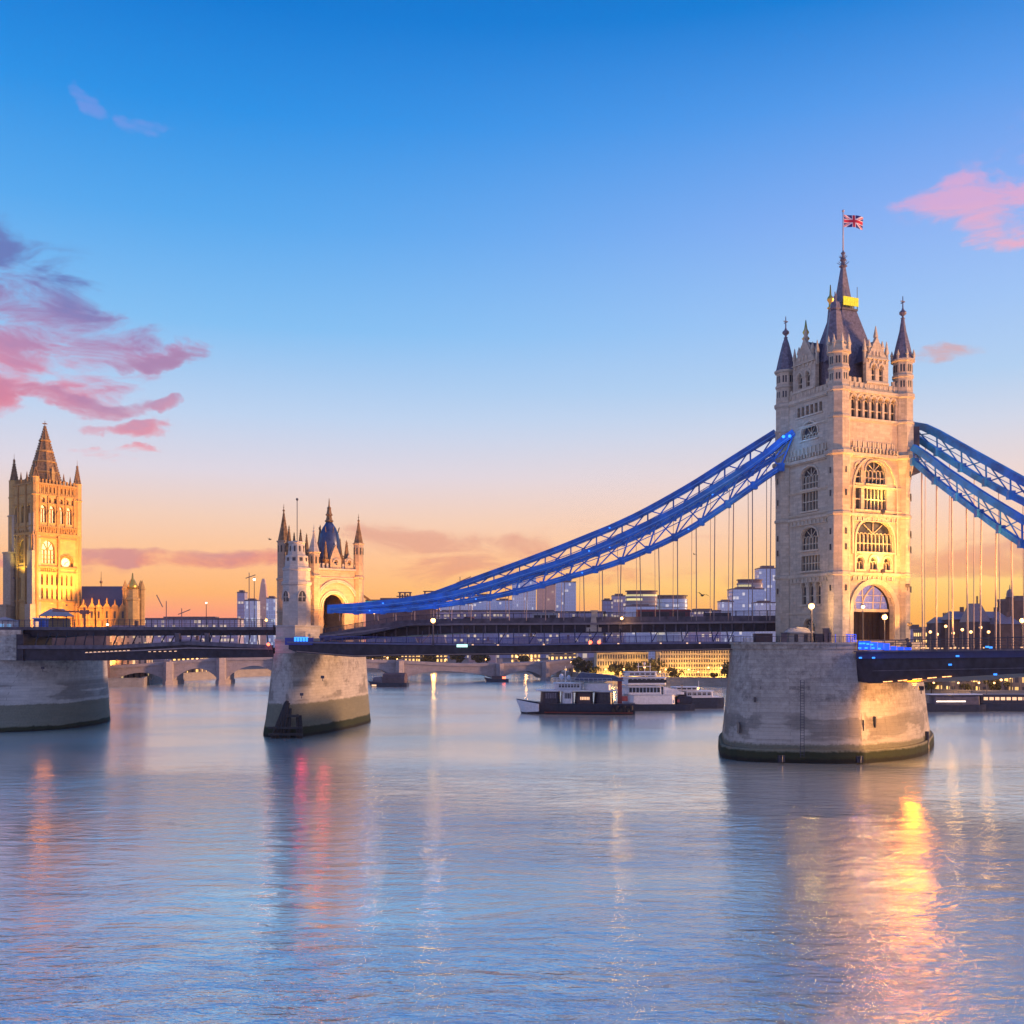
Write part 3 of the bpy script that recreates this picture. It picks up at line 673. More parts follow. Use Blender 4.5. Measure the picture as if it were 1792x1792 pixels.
# vertical fender post and mooring fittings of the near pier
mb = MB(); mb.rod(P(1624, 1325, 183)+Vector((0, 0, -2)), P(1622, 1280, 183), .35, 8); tag(mb.build('fender_post', M['hull']), 'dark timber fender post standing in the water at the pier corner', 'post')
mb = MB()
for px, py in ((1368, 1328), (1505, 1329)):
    p = P(px, py, 165.2); mb.box(p.x-.5, p.x+.5, p.y-.1, p.y+.5, p.z-.5, p.z+.5); mb.rod(p+Vector((0, -.2, -.5)), p+Vector((0, -.2, .6)), .14, 6)
mb.build('mooring_bracket', M['hull'], near_pier, True)
mb = MB()
for px, py, dd in ((1322, 1223, 170.2), (1294, 1272, 171), (1511, 1268, 167.9), (1532, 1262, 169)):
    p = P(px, py, dd); t = 1.5 if py > 1250 else .5; mb.box(p.x-.1, p.x+.1, p.y-.05, p.y+1.4, p.z-t/2-.3, p.z+t/2)
mb.each('drain_slot', M['glass'], near_pier, True)

mb = MB(); a_ = P(1404, 1325, 165.6); b_ = P(1404, 1190, 168.3)
for dx in (-.3, .3): mb.bar(a_+Vector((dx, 0, 0)), b_+Vector((dx, 0, 0)), .09)
for i in range(30): q = a_.lerp(b_, i/29); mb.bar(q+Vector((-.3, 0, 0)), q+Vector((.3, 0, 0)), .06)
mb.build('ladder', M['hull'], near_pier, True)
fd = thing('timber_fender', 'black weed-hung timber fender frame leaning at the foot of the slim middle pier', 'fender', (X(498, 209), 208.8, 0))
for (xa, xb, zb) in ((-3.3, 0.0, 7.2), (-2.4, .1, 7.4), (-1.4, .3, 7.6), (-.4, .5, 7.2), (.7, .9, 6.0), (2.9, 2.4, 4.8), (3.6, 3.0, 4.6)):
    mb = MB(); mb.rod((xa, 0, -2), (xb, .5+(1 if zb > 5 else .6), zb), .42, 7, .32); mb.build('pile', M['feather'], fd)
for z_ in (.9, 2.2): mb = MB(); mb.bar((-3.2, -.4, z_), (3.7, -.4, z_), .45); mb.build('waling', M['feather'], fd)
mb = MB(); mb.bar((.2, .3, 4.6), (2.8, .3, 4.5), .5); mb.build('cap_beam', M['feather'], fd)
# ------------------------------------------------------------ small gatehouse on the middle pier
GF = Vector((X(546, 223), 223)); GP = R(35); gr = Vector((math.cos(GP), math.sin(GP))); gl = Vector((-math.sin(GP), math.cos(GP)))
GWd, GD = 11.6, 17.0; gc = GF+gr*GWd/2+gl*GD/2; g0 = 17.2
gate = thing('gatehouse', 'small turreted stone gatehouse with a blue-grey dome over its wide arch, on the middle pier', 'gatehouse', (gc.x, gc.y, g0), GP-math.pi/2)
A, B = GD/2, GWd/2                                  # local x = out of the arch face, y = along it
gp = Fr((A, 0, 0), (0, 1, 0), (1, 0, 0)); gs = Fr((0, -B, 0), (1, 0, 0), (0, -1, 0)); gb = Fr((-A, 0, 0), (0, -1, 0), (-1, 0, 0)); gf = Fr((0, B, 0), (-1, 0, 0), (0, 1, 0))
GS, GW = M['gate'], M['gate_w']; top = 18.6
aop = [(-.6, 5.0, 0, 12.8, 'o')]
for nm, fr, hu, ops in (('arch_wall', gp, B, aop), ('side_wall', gs, A, [(-3+i*3, 1.1, 12, 14.6, 'a') for i in range(3)]), ('rear_wall', gb, B, [(0.6, 5.8, 0, 13.4, 'o')]), ('far_wall', gf, A, [])):
    mb = MB(); wall(mb, fr, -hu+1, hu-1, 0, top, -1.2, 0, ops); mb.build(nm, GS, gate)
    if nm == 'side_wall':
        for o in ops: window(gate, fr, o, 0, (GL, GW), 2, 0)
mb = MB(); mb.box(-A+1, A-1.2, -B+1, B-1, 13.6, top-.3); mb.build('inner_core', M['dark_wall'], gate)
mb = MB(); k = 0
for rr, ww in ((.7, .3), (1.6, .25), (4.2, .35), (5.0, .3)):
    pts = arch_pts(-.6 if rr < 3 else .1, (5.0 if rr < 3 else 5.8)+rr, 10.0 if rr < 3 else 9.8, (12.8 if rr < 3 else 13.4)+rr*.42+(.4 if rr > 3 else 0), 'o', 20)
    if rr > 3: pts = [p for p in pts if p[1] > 11]
    for p, q in zip(pts, pts[1:]): mb.bar(gp.p(p[0], p[1], .12), gp.p(q[0], q[1], .12), ww, .3)
pts = [p for p in arch_pts(.1, 5.8+4.6, 9.8, 15.6, 'o', 44) if p[1] > 11]
for p in pts: mb.bar(gp.p(p[0], p[1]-.3, .14), gp.p(p[0], p[1]+.3, .14), .14, .12)
mb.build('arch_moulding', GW, gate)
mb = MB()
for fr, hu in ((gp, B), (gs, A), (gb, B), (gf, A)):
    mb.fbox(fr, -hu, hu, top-.5, top-.1, -.1, .3); mb.fbox(fr, -hu, hu, 16.4, 16.6, -.1, .15); uu = -hu+.6
    while uu < hu-.8: mb.fbox(fr, uu, uu+.5, top+.003, top+1.0, -.6, -.1); uu += .95
    mb.fbox(fr, -hu, hu, top-.096, top, -.6, 0)
mb.build('parapet', GW, gate)
def gturret(cx, cy, r, zt, zs, m=GS, mr=None, name='turret', n=8, zb=0):
    mb = MB(); mb.lathe(cx, cy, [(r, zb), (r, 9), (r+.12, 9.1), (r+.12, 9.4), (r, 9.5), (r, 16.4), (r+.2, 16.6), (r+.2, 16.9), (r*.95, 17.1), (r*.95, zt-.4), (r+.15, zt-.2), (r+.15, zt)], n); t = mb.build(name, m, gate)
    mb = MB(); mb.lathe(cx, cy, [(r*.9, zt), (r*.45, zt+(zs-zt)*.45), (.12, zs-.8)], n)
    for k in range(9):
        f = k/9; rr = r*.9*(1-f)+.05; zz = zt+(zs-.8-zt)*f
        for a in (0, 1.57, 3.14, 4.71): mb.lathe(cx+rr*.85*math.cos(a+.4), cy+rr*.85*math.sin(a+.4), [(.14, zz), (.16, zz+.15), (.02, zz+.4)], 4)
    mb.lathe(cx, cy, [(.1, zs-.9), (.28, zs-.7), (.28, zs-.5), (.08, zs-.3), (.04, zs+.9)], 6); mb.box(cx-.3, cx+.3, cy-.05, cy+.05, zs+.1, zs+.22)
    mb.build('spire', mr or M['spire'], t)
    mb = MB()
    for k in range(0, n):
        a = 2*math.pi*k/n; fr = Fr((cx+math.cos(a)*r*.86, cy+math.sin(a)*r*.86, 0), (-math.sin(a), math.cos(a), 0), (math.cos(a), math.sin(a), 0))
        mb.fbox(fr, -.14, .14, zt-2.6, zt-1.1, -.1, r*.08+.04)
    mb.each('slit_window', GL, t); return t
gturret(A-.3, B-.3, 1.15, 24.4, 30.0); gturret(-A+.4, -B+.4, 1.5, 25.6, 33.2); gturret(-A+.3, B-.3, 1.1, 23, 28.6); gturret(A-.6, -B+.7, 1.35, 22.0, 27.0, GS, GW)
random.seed(3)
for (cx, cy, zz) in ((-5.5, -B+.6, 29), (-2.6, -B+.6, 27.2), (1.0, -B+.6, 27.6), (3.6, -B+.9, 26.4), (-3.5, 1.5, 28.4), (A-.9, 2.8, 25.0), (A-.9, -2.2, 24.6), (0, B-.9, 26.2), (3.2, B-.7, 25.2), (-5, B-.6, 27.2), (2.6, -1.2, 28.6)):
    mb = MB(); mb.lathe(cx, cy, [(.75, top-.5), (.75, zz-4.4), (.95, zz-4.3), (.95, zz-4.1), (.62, zz-3.9), (.28, zz-1.6), (.05, zz)], 6)
    for k in range(7):
        f = k/7; rr = .45*(1-f); z_ = zz-3.9+3.9*f
        for a in (.3, 1.87, 3.44, 5.0): mb.lathe(cx+rr*math.cos(a), cy+rr*math.sin(a), [(.13, z_), (.14, z_+.12), (.02, z_+.32)], 4)
    mb.build('pinnacle', M['spire'], gate)
# gables of arch face
for uc, ww, zt in ((-.2, 2.6, 23.8), (3.0, 2.0, 22.0)):
    mb = MB(); wall(mb, gp, uc-ww/2, uc+ww/2, top+.01, 20.6, -1.0, .1, [(uc, .8, top+.7, 20.3, 'a')]); mb.fpoly(gp, [(uc-ww/2, 20.6), (uc+ww/2, 20.6), (uc+ww*.18, zt-1), (uc, zt), (uc-ww*.18, zt-1)], -.98, .08)
    q = mb.build('gable', GS, gate); window(q, gp, (uc, .8, top+.7, 20.3, 'a'), .1, (GL, GW), 1, 1, False)
# dome
mb = MB(); dx, dy = 3.4, .6
mb.lathe(dx, dy, [(2.55, top-.4), (2.5, 20.0), (2.62, 22.2), (2.5, 24.6), (2.1, 26.6), (1.5, 28.0), (.9, 28.9), (.75, 29.2)], 10, smooth=True); dm = mb.build('dome', M['lead'], gate)
mb = MB(); mb.lathe(dx, dy, [(.75, 29.2), (1.0, 29.5), (.7, 29.8), (.55, 30.6), (.85, 30.9), (.6, 31.1), (.4, 32.2), (.5, 32.4), (.2, 32.8), (.06, 34.6)], 8)
for k in range(8):
    a = k*math.pi/4; mb.rod((dx+2.1*math.cos(a), dy+2.1*math.sin(a), 26.8), (dx+2.4*math.cos(a), dy+2.4*math.sin(a), 28.0), .1, 4)
mb.build('finial', M['spire'], dm)
# pale corner turret in front
lf = Matrix.Rotation(-(GP-math.pi/2), 2) @ (Vector((X(519, 221), 221))-gc)
mb = MB(); cx, cy = lf.x, lf.y
mb.lathe(cx, cy, [(3.55, -.2), (3.55, 4.6), (3.25, 4.9), (3.05, 5.4), (3.0, 14.4), (3.3, 14.7), (3.3, 15.2), (3.0, 15.4), (2.9, 17.6), (3.1, 17.8), (3.1, 18.2), (2.6, 18.5), (2.45, 20.8), (1.9, 21.1), (1.7, 23.4), (1.9, 23.6), (1.9, 23.9), (1.2, 24.0)], 10, smooth=False)
ct = mb.build('corner_turret', GW, gate)
for i in range(10):
    a = 2*math.pi*i/10; n_ = Vector((math.cos(a), math.sin(a), 0)); ap = math.cos(math.pi/10)
    fr = Fr((cx+n_.x*3.0*ap, cy+n_.y*3.0*ap, 0), (-n_.y, n_.x, 0), n_)
    if i % 2 == 0:
        mb = MB(); mb.fpoly(fr, [(-.8, 11.0)]+arch_pts(0, 1.6, 11.8, 13.2, 'o', 8)+[(.8, 11.0)], -.1, .06); w_ = mb.build('window', GL, ct)
        mb = MB(); pp = arch_pts(0, 1.9, 11.7, 13.4, 'o', 8)
        for p, q in zip(pp, pp[1:]): mb.bar(fr.p(*p, .1), fr.p(*q, .1), .22)
        mb.fbox(fr, -.08, .08, 11, 13, .0, .14); mb.fbox(fr, -.8, .8, 11.9, 12.05, .0, .12); mb.build('frame', GW, w_)
    fr = Fr((cx+n_.x*2.42*ap, cy+n_.y*2.42*ap, 0), (-n_.y, n_.x, 0), n_); mb = MB(); mb.fbox(fr, -.35, .35, 19.0, 20.4, -.1, .1); mb.build('window', GL, ct)
    mb = MB(); fr = Fr((cx+n_.x*1.72*ap, cy+n_.y*1.72*ap, 0), (-n_.y, n_.x, 0), n_); mb.fbox(fr, -.18, .18, 21.7, 22.9, -.1, .12); mb.build('window', GL, ct)
mb = MB(); q = [(X(p, d)-gc.x, d-gc.y) for p, d in ((481,216), (481,232), (560,236), (562,221.5), (516,214.5))]
rot = Matrix.Rotation(-(GP-math.pi/2), 2); q = [tuple(rot @ Vector(v)) for v in q]
mb.prism(q, -.02, 2.6); mb.prism(scale_poly(q, 1.03), 2.603, 3.0); mb.prism(scale_poly(q, .96), 3.003, 5.6); mb.prism(scale_poly(q, .99), 5.603, 5.9); mb.build('pedestal', GW, gate)
mb = MB(); p = P(445, 965, 216); # weather vane arm left of gatehouse
mb = MB(); fp = rot @ (Vector((X(520, 226), 226))-gc); mb.rod((fp.x, fp.y, 21), (fp.x, fp.y, 33.5), .09, 6); mb.ball(fp.x, fp.y, 33.7, .3, 6); mb.build('mast', M['rail'], gate)

# ------------------------------------------------------------ decks
def line_pts(table, plane0, plane1):
    """photo rows -> world points on the vertical plane through two ground points"""
    (x0, y0), (x1, y1) = plane0, plane1; res = []
    for px, py in table:
        k = (px-HX)/F; t = (k*y0-x0)/((x1-x0)-k*(y1-y0)); d = y0+(y1-y0)*t; res.append(Vector((x0+(x1-x0)*t, d, Z(py, d))))
    return res
def interp(tab, x):
    tab = sorted(tab)
    if x <= tab[0][0]: return tab[0][1]
    for (a, b_), (c_, d_) in zip(tab, tab[1:]):
        if x <= c_: return b_+(d_-b_)*(x-a)/(c_-a)
    return tab[-1][1]
def slab(mb, toptab, bottab, pl, width, inset=0.0, step=20, xr=None):
    """girder: near face follows the two profiles, extruded away from the camera by width"""
    x0, x1 = xr or (toptab[0][0], toptab[-1][0]); xs = sorted({x0, x1} | {a for a, _ in toptab+bottab if x0 < a < x1}); x = x0
    n_ = int((x1-x0)/step); xs = sorted(set(xs) | {x0+(x1-x0)*i/n_ for i in range(1, n_)}) if n_ > 1 else xs
    T = line_pts([(x, interp(toptab, x)) for x in xs], *pl); Bm = line_pts([(x, interp(bottab, x)) for x in xs], *pl)
    d = Vector((pl[1][0]-pl[0][0], pl[1][1]-pl[0][1], 0)).normalized(); nrm = Vector((-d.y, d.x, 0)); nrm = nrm if nrm.y > 0 else -nrm
    for v in T+Bm: v += nrm*inset
    n = len(T); vs = T+Bm+[v+nrm*width for v in T]+[v+nrm*width for v in Bm]; fs = []
    for i in range(n-1): fs += [(i, i+1, n+i+1, n+i), (2*n+i, 3*n+i, 3*n+i+1, 2*n+i+1), (i, 2*n+i, 2*n+i+1, i+1), (n+i, n+i+1, 3*n+i+1, 3*n+i)]
    fs += [(0, n, 3*n, 2*n), (n-1, 3*n-1, 4*n-1, 2*n-1)]
    mb.add(vs, fs); return nrm
def railing(mb, tab, pl, h, gap, post=.08, x0=None, x1=None, nrm_off=0.25, mid=3):
    xs = [x0+(x1-x0)*i/60 for i in range(61)]; T = line_pts([(x, interp(tab, x)) for x in xs], *pl)
    for i in range(60):
        for k in range(mid+1): mb.bar(T[i]+Vector((0, nrm_off, h*(1-k/(mid+.6)))), T[i+1]+Vector((0, nrm_off, h*(1-k/(mid+.6)))), .07 if k else .14)
    L_ = sum((T[i+1]-T[i]).length for i in range(60)); m_ = int(L_/gap)
    for j in range(m_+1):
        t = j/m_*60; i = min(59, int(t)); p = T[i].lerp(T[i+1], t-i)+Vector((0, nrm_off, 0)); mb.bar(p, p+Vector((0, 0, h*(1.12 if j % 4 == 0 else 1))), post*(2 if j % 4 == 0 else 1))

# upper deck, long span
PU = ((X(1362, 193), 193), (X(560, 217), 217))
par = [(560, 1109), (640, 1096), (700, 1086), (760, 1083), (1040, 1080), (1362, 1077)]
led = [(560, 1114), (640, 1104), (720, 1094), (800, 1092), (1040, 1091), (1362, 1088)]
bot = [(560, 1121), (640, 1118), (720, 1112), (800, 1108), (1040, 1107), (1362, 1104)]
ud = thing('upper_deck', 'dark upper road deck between the gatehouse and the tall tower', 'bridge deck', (PU[0][0], PU[0][1], 20))
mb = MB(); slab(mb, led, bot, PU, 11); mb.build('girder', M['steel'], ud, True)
mb = MB(); slab(mb, par, led, PU, .5, -.1); slab(mb, par, led, PU, .5, 10.7); mb.build('parapet', M['steel_l'], ud, True)
mb = MB(); slab(mb, [(a, b_-1.2) for a, b_ in led], [(a, b_+2.2) for a, b_ in led], PU, .6, -.5); mb.build('ledge', simple('pale_ledge', (.26, .22, .25), .6), ud, True)
mb = MB(); railing(mb, par, PU, .9, 1.6, x0=565, x1=1358); mb.build('railing', M['rail'], ud, True)
mb = MB()
for i in range(40):
    px = 575+i*19.6
    q = line_pts([(px, interp(led, px)+2.6), (px, interp(bot, px)-.5)], *PU); mb.bar(q[0]+Vector((0, -.15, 0)), q[1]+Vector((0, -.15, 0)), .25, .3)
mb.each('stiffener', M['steel_l'], ud, True)
# second ramp branch joining at the street lamp
mb = MB(); pr = [(566, 1117), (640, 1106), (715, 1091), (760, 1089)]; slab(mb, pr, [(a, b_+4) for a, b_ in pr], ((X(760, 208), 208), (X(566, 214.5), 214.5)), 2.0, 0); mb.build('ramp_edge', M['steel_l'], ud, True)

# lower deck, long span
PL = ((X(1292, 180), 180), (X(512, 211.5), 211.5))
ltop = [(505, 1122), (700, 1125), (900, 1127), (1000, 1125), (1100, 1124), (1295, 1123)]
lbot = [(505, 1136), (520, 1142), (620, 1150), (700, 1148), (900, 1146), (1000, 1143.5), (1295, 1137)]
ld = thing('lower_deck', 'low dark footbridge deck with thin railings just above the moored boats', 'bridge deck', (PL[0][0], PL[0][1], 18))
mb = MB(); slab(mb, ltop, lbot, PL, 8); mb.build('girder', M['steel'], ld, True)
mb = MB(); slab(mb, [(a, b_+.5) for a, b_ in ltop], [(a, b_+3.2) for a, b_ in ltop], PL, .5, -.5); mb.build('ledge', simple('blue_grey_ledge', (.12, .12, .24), .5), ld, True)
mb = MB(); slab(mb, [(a, b_-2.8) for a, b_ in lbot], [(a, b_-1.4) for a, b_ in lbot], PL, .4, -.4, xr=(520, 1290)); mb.build('bottom_flange', simple('warm_flange', (.30, .20, .17), .5), ld, True)
mb = MB(); railing(mb, ltop, PL, 1.1, 1.1, x0=560, x1=1285, post=.05, mid=4); mb.build('railing', simple('blue_railing', (.04, .06, .25), .5), ld, True)
mb = MB(); random.seed(5)
for px in list(range(575, 1290, 27)):
    q = line_pts([(px, interp(ltop, px)), (px, interp(bot, px)-1)], *PL); mb.bar(q[0]+Vector((0, 1, 0)), q[1]+Vector((0, 3, .6)), .16)
    if random.random() < .35: q2 = line_pts([(px+14, interp(bot, px))], *PL)[0]; mb.bar(q[0]+Vector((0, 1, 0)), q2+Vector((0, 3, .3)), .12)
mb.each('strut', M['steel'], ld, True)
mb = MB()
q = line_pts([(800, 1130), (818, 1130)], *PL); mb.bar(q[0]+Vector((0, -.75, 0)), q[1]+Vector((0, -.75, 0)), .25, .55); mb.build('navigation_panel', M['glow_g'], ld, True)
mb = MB()
for i, px in enumerate((826, 1154, 1200, 1222, 1030, 870, 950, 1080)):
    q = line_pts([(px, interp(ltop, px)+2.0), (px+3, interp(ltop, px)+2.0)], *PL); mb.bar(q[0]+Vector((0, -.6, 0)), q[1]+Vector((0, -.6, 0)), .12, .18)
mb.each('deck_light', M['glow_s'], ld, True)
mb = MB()
for i in range(5):
    q = line_pts([(516+i*5, 1119.5), (519.5+i*5, 1119.5)], *PL); mb.bar(q[0]+Vector((0, -.3, .1)), q[1]+Vector((0, -.3, .1)), .3, .9)
q = line_pts([(500, 1124), (548, 1124)], *PL); mb.each('blue_sign_lamp', M['led_w'], ld, True)
mb = MB(); mb.bar(q[0]+Vector((0, -.1, .2)), q[1]+Vector((0, -.1, .2)), .5, 1.5); mb.build('end_cabin', simple('navy_cabin', (.03, .05, .30), .4), ld, True)

# left span, two levels
PA = ((X(480, 219), 219), (X(36, 228), 228))
ul = thing('upper_deck', 'dark upper road deck on the left between the cut-off pier and the gatehouse', 'bridge deck', (PA[0][0], PA[0][1], 20))
t1 = [(-250, 1098), (36, 1097), (300, 1097), (480, 1097)]
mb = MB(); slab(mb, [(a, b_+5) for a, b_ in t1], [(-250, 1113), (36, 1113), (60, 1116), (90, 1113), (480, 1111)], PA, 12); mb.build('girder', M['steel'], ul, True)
mb = MB(); slab(mb, t1, [(a, b_+5.5) for a, b_ in t1], PA, .8, -.6); slab(mb, t1, [(a, b_+5.5) for a, b_ in t1], PA, .8, 11.4); mb.build('ledge', M['steel_l'], ul, True)
mb = MB(); railing(mb, t1, PA, 1.5, 1.3, x0=-200, x1=478); mb.build('railing', M['rail'], ul, True)
ll = thing('lower_deck', 'dark arched lower deck on the left below the upper road deck', 'bridge deck', (PA[0][0], PA[0][1]-3, 16))
PB = ((X(478, 216), 216), (X(34, 224.5), 224.5))
lt = [(34, 1129), (200, 1129), (270, 1125), (330, 1122), (400, 1125), (478, 1129)]
lb = [(34, 1152), (45, 1156), (180, 1156), (260, 1155), (340, 1152), (478, 1150)]
mb = MB(); slab(mb, [(a, b_+6) for a, b_ in lt], lb, PB, 9); mb.build('girder', M['steel'], ll, True)
mb = MB(); slab(mb, lt, [(a, b_+6.5) for a, b_ in lt], PB, .8, -.7); mb.build('ledge', M['steel_l'], ll, True)
mb = MB(); slab(mb, [(150, 1142), (250, 1137), (330, 1133), (478, 1135)], [(150, 1143.5), (250, 1139), (330, 1135), (478, 1136.5)], PB, .3, -.4); mb.build('pipe', simple('pale_pipe', (.35, .27, .28), .5), ll, True)
mb = MB()
for a in [(152+i*7.3, 1141.8-i*.35) for i in range(11)]+[(262+i*9, 1140.4-i*.15) for i in range(6)]:
    q = line_pts([a, (a[0]+4, a[1]-.2)], *PB); mb.bar(q[0]+Vector((0, -.75, 0)), q[1]+Vector((0, -.75, 0)), .1, .14)
mb.each('deck_light', M['glow_s'], ll, True)
mb = MB(); random.seed(9)
for px in range(60, 476, 17):
    q = line_pts([(px, interp(lt, px)), (px+random.choice((-5, 0, 0, 0, 5)), 1111)], *PB); mb.bar(q[0]+Vector((0, .6, 0)), q[1]+Vector((0, 2, .4)), .2)
mb.each('strut', M['steel'], ll, True)
mb = MB(); 
for px in (310, 362): q = line_pts([(px, 1124), (px, 1108)], *PB); mb.bar(q[0]+Vector((0, .3, 0)), q[1]+Vector((0, .3, 0)), .9, .9)
mb.each('deck_bearing', M['steel_l'], ll, True)
mb = MB(); mb.box(X(40, 227), X(52, 227), 224, 238, Z(1156, 226), Z(1110, 226)); mb.build('end_plate', M['steel'], ll, True)

# right approach span
PR0 = Vector((61.05, 174.8)); off_l = Vector((-math.cos(PH), -math.sin(PH)))*6.3
a0 = PR0+off_l-AX*(-1.0); a1 = a0+AX*60
PRl = ((a0.x, a0.y), (a1.x, a1.y))
rd = thing('right_deck', 'deep dark bridge deck leaving the tall tower to the right picture edge', 'bridge deck', (a0.x, a0.y, 18))
rtop = [(1499, 1140), (1600, 1139), (1800, 1137), (1960, 1134)]
rbot = [(1499, 1192), (1520, 1196), (1560, 1194), (1650, 1186), (1740, 1181), (1800, 1178), (1960, 1176)]
x1r = 1960
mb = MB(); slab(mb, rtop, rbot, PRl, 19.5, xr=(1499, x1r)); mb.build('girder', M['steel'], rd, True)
mb = MB(); slab(mb, rtop, [(a, b_+13) for a, b_ in rtop], PRl, .4, -.25, xr=(1500, x1r)); mb.build('fascia', simple('navy_fascia', (.02, .03, .13), .5), rd, True)
mb = MB()
slab(mb, [(a, b_-1.4) for a, b_ in rtop], [(a, b_+1.6) for a, b_ in rtop], PRl, .7, -.6, xr=(1499, x1r))
slab(mb, [(1499, 1174), (1960, 1165)], [(1499, 1175.2), (1960, 1166.4)], PRl, .2, -.4, xr=(1530, x1r)); mb.build('ledge', M['steel_l'], rd, True)
mb = MB(); railing(mb, rtop, PRl, 1.7, 2.1, x0=1502, x1=x1r, nrm_off=.1, mid=4); mb.build('railing', M['rail'], rd, True)
mb = MB(); xs = [1548+i*8.6 for i in range(16)]
q = line_pts([(x_, interp(rbot, x_)-1.5) for x_ in xs], *PRl)
for i in range(15):
    if i % 3 != 2: mb.bar(q[i]+Vector((-.3, -.3, 0)), q[i].lerp(q[i+1], .8)+Vector((-.3, -.3, 0)), .1, .12)
mb.each('under_light', M['glow_o'], rd, True)
mb = MB()
for (xa, xb, ya, yb) in ((1505, 1526, 1122, 1137), (1527, 1538, 1124, 1137), (1539, 1549, 1125, 1137), (1550, 1559, 1126, 1138), (1561, 1571, 1131, 1138), (1573, 1584, 1132, 1138), (1586, 1597, 1133, 1138)):
    q = line_pts([(xa, yb), (xb, yb), (xb, ya), (xa, ya)], *PRl); o_ = Vector((-.35, -.3, 0)); mb.hexa([v+o_ for v in q], [v+o_+Vector((.12, .1, 0)) for v in q])
mb.each('blue_panel', M['led'], rd, True)
mb = MB()
for px, py in ((1510, 1126), (1516, 1126), (1523, 1127), (1509, 1134), (1520, 1134), (1530, 1128), (1532, 1134), (1543, 1135), (1510, 1151), (1533, 1151), (1680, 1148), (1667, 1163), (1732, 1132), (1738, 1133), (1746, 1180)):
    q = line_pts([(px, py)], *PRl)[0]+Vector((-.55, -.45, 0)); mb.box(q.x-.22, q.x+.22, q.y-.08, q.y+.08, q.z-.12, q.z+.12)
mb.each('blue_spot', M['led_w'], rd, True)
mb = MB(); random.seed(8)
for i in range(16):
    px = 1600+random.random()*190; q = line_pts([(px, 1133+random.random()*2)], *PRl)[0]+Vector((.6, 1.5, 0)); mb.box(q.x-.14, q.x+.14, q.y-.05, q.y+.05, q.z-.1, q.z+.1)
mb.each('deck_light', M['glow_s'], rd, True)

# ------------------------------------------------------------ suspension trusses
def truss(label, uptab, lotab, pl, n, wch, hch, hang=None, x_lo=None, x_hi=None, cat='bridge truss', hangz=None, brace=.22, name='suspension_truss', rodr=.09):
    xs0, xs1 = uptab[0][0], uptab[-1][0]
    def resamp(tab, k): return line_pts([(tab[0][0]+(tab[-1][0]-tab[0][0])*i/k, interp(tab, tab[0][0]+(tab[-1][0]-tab[0][0])*i/k)) for i in range(k+1)], *pl)
    U, L_ = resamp(uptab, n*2), resamp(lotab, n*2)
    root = thing(name, label, cat, tuple(U[0]))
    mb = MB(); mb.ribbon(U, wch, hch); mb.build('upper_chord', M['blue'], root, True)
    mb = MB(); mb.ribbon(L_, wch, hch*.8); mb.build('lower_chord', M['blue'], root, True)
    mb = MB(); mb.ribbon([v+Vector((0, -wch/2-.05, -hch*.15)) for v in U], .12, .16); mb.ribbon([v+Vector((0, -wch/2-.05, hch*.1)) for v in L_], .1, .14); mb.build('chord_edge', M['blue_l'], root, True)
    mb = MB()
    for i in range(0, n*2+1, 2):
        if (U[i]-L_[i]).length > 1.0: mb.bar(U[i], L_[i], brace*1.2)
        if i+2 <= n*2 and (U[i]-L_[i]).length > .8:
            mb.bar(U[i], L_[i+2], brace); mb.bar(L_[i], U[i+2], brace)
            mb.bar(L_[i].lerp(U[i], .5), L_[i+2].lerp(U[i+2], .5), brace*.6)
    mb.build('lattice', M['blue'], root, True)
    mb = MB()
    for i in range(0, n*2+1, 2): mb.box(L_[i].x-.55, L_[i].x+.55, L_[i].y-wch*.62, L_[i].y+wch*.62, L_[i].z-hch*.55, L_[i].z+hch*.55)
    mb.each('gusset', M['blue'], root, True)
    mb = MB()
    for i in range(3, n*2, 8):
        p = L_[i]+Vector((0, -wch*.66, .1)); mb.box(p.x-.12, p.x+.12, p.y-.05, p.y+.05, p.z-.1, p.z+.1)
    for i in range(4, n*2, 15):
        p = U[i]+Vector((0, -wch*.66, .1)); mb.box(p.x-.14, p.x+.14, p.y-.05, p.y+.05, p.z-.1, p.z+.1)
    mb.each('led_light', M['led_w'], root, True)
    if hangz is not None:
        k = hang
        for j in range(k):
            t = (j+.5)/k; f = t*n*2; i = min(n*2-1, int(f)); p = L_[i].lerp(L_[i+1], f-i)
            zb = hangz(p)
            if p.z-zb < 1.5: continue
            mb = MB(); mb.rod(p, (p.x+random.uniform(-.25, .25), p.y, zb), rodr, 6); mb.build('hanger', M['rod'], root, True)
    return root
mid_c = [(1390, 757), (1378, 764), (1343, 793), (1296, 826), (1238, 862), (1191, 890), (1144, 914), (1121, 925), (1074, 947), (1027, 967), (980, 985), (911, 1006), (841, 1028), (794, 1040), (740, 1049), (680, 1056), (620, 1061), (575, 1064)][::-1]
low_c = [(1366, 818), (1353, 826), (1308, 858), (1268, 886), (1214, 922), (1172, 945), (1121, 968), (1074, 987), (1017, 1004), (980, 1014), (935, 1028), (865, 1044), (794, 1056), (740, 1063), (680, 1069), (620, 1070), (578, 1068)][::-1]
top_c = [(1358, 757), (1310, 787), (1261, 818), (1214, 848), (1167, 875), (1121, 900), (1074, 922), (1027, 941), (980, 960), (911, 986), (841, 1011), (794, 1028), (750, 1044), (700, 1052), (640, 1058)][::-1]
topl_c = [(1358, 800), (1310, 828), (1261, 858), (1214, 886), (1167, 912), (1121, 936), (1074, 956), (1027, 975), (980, 993), (911, 1013), (841, 1034), (794, 1045), (750, 1054), (700, 1060), (640, 1064)][::-1]
random.seed(11)
up_z = lambda p: Z(1086, p.y)
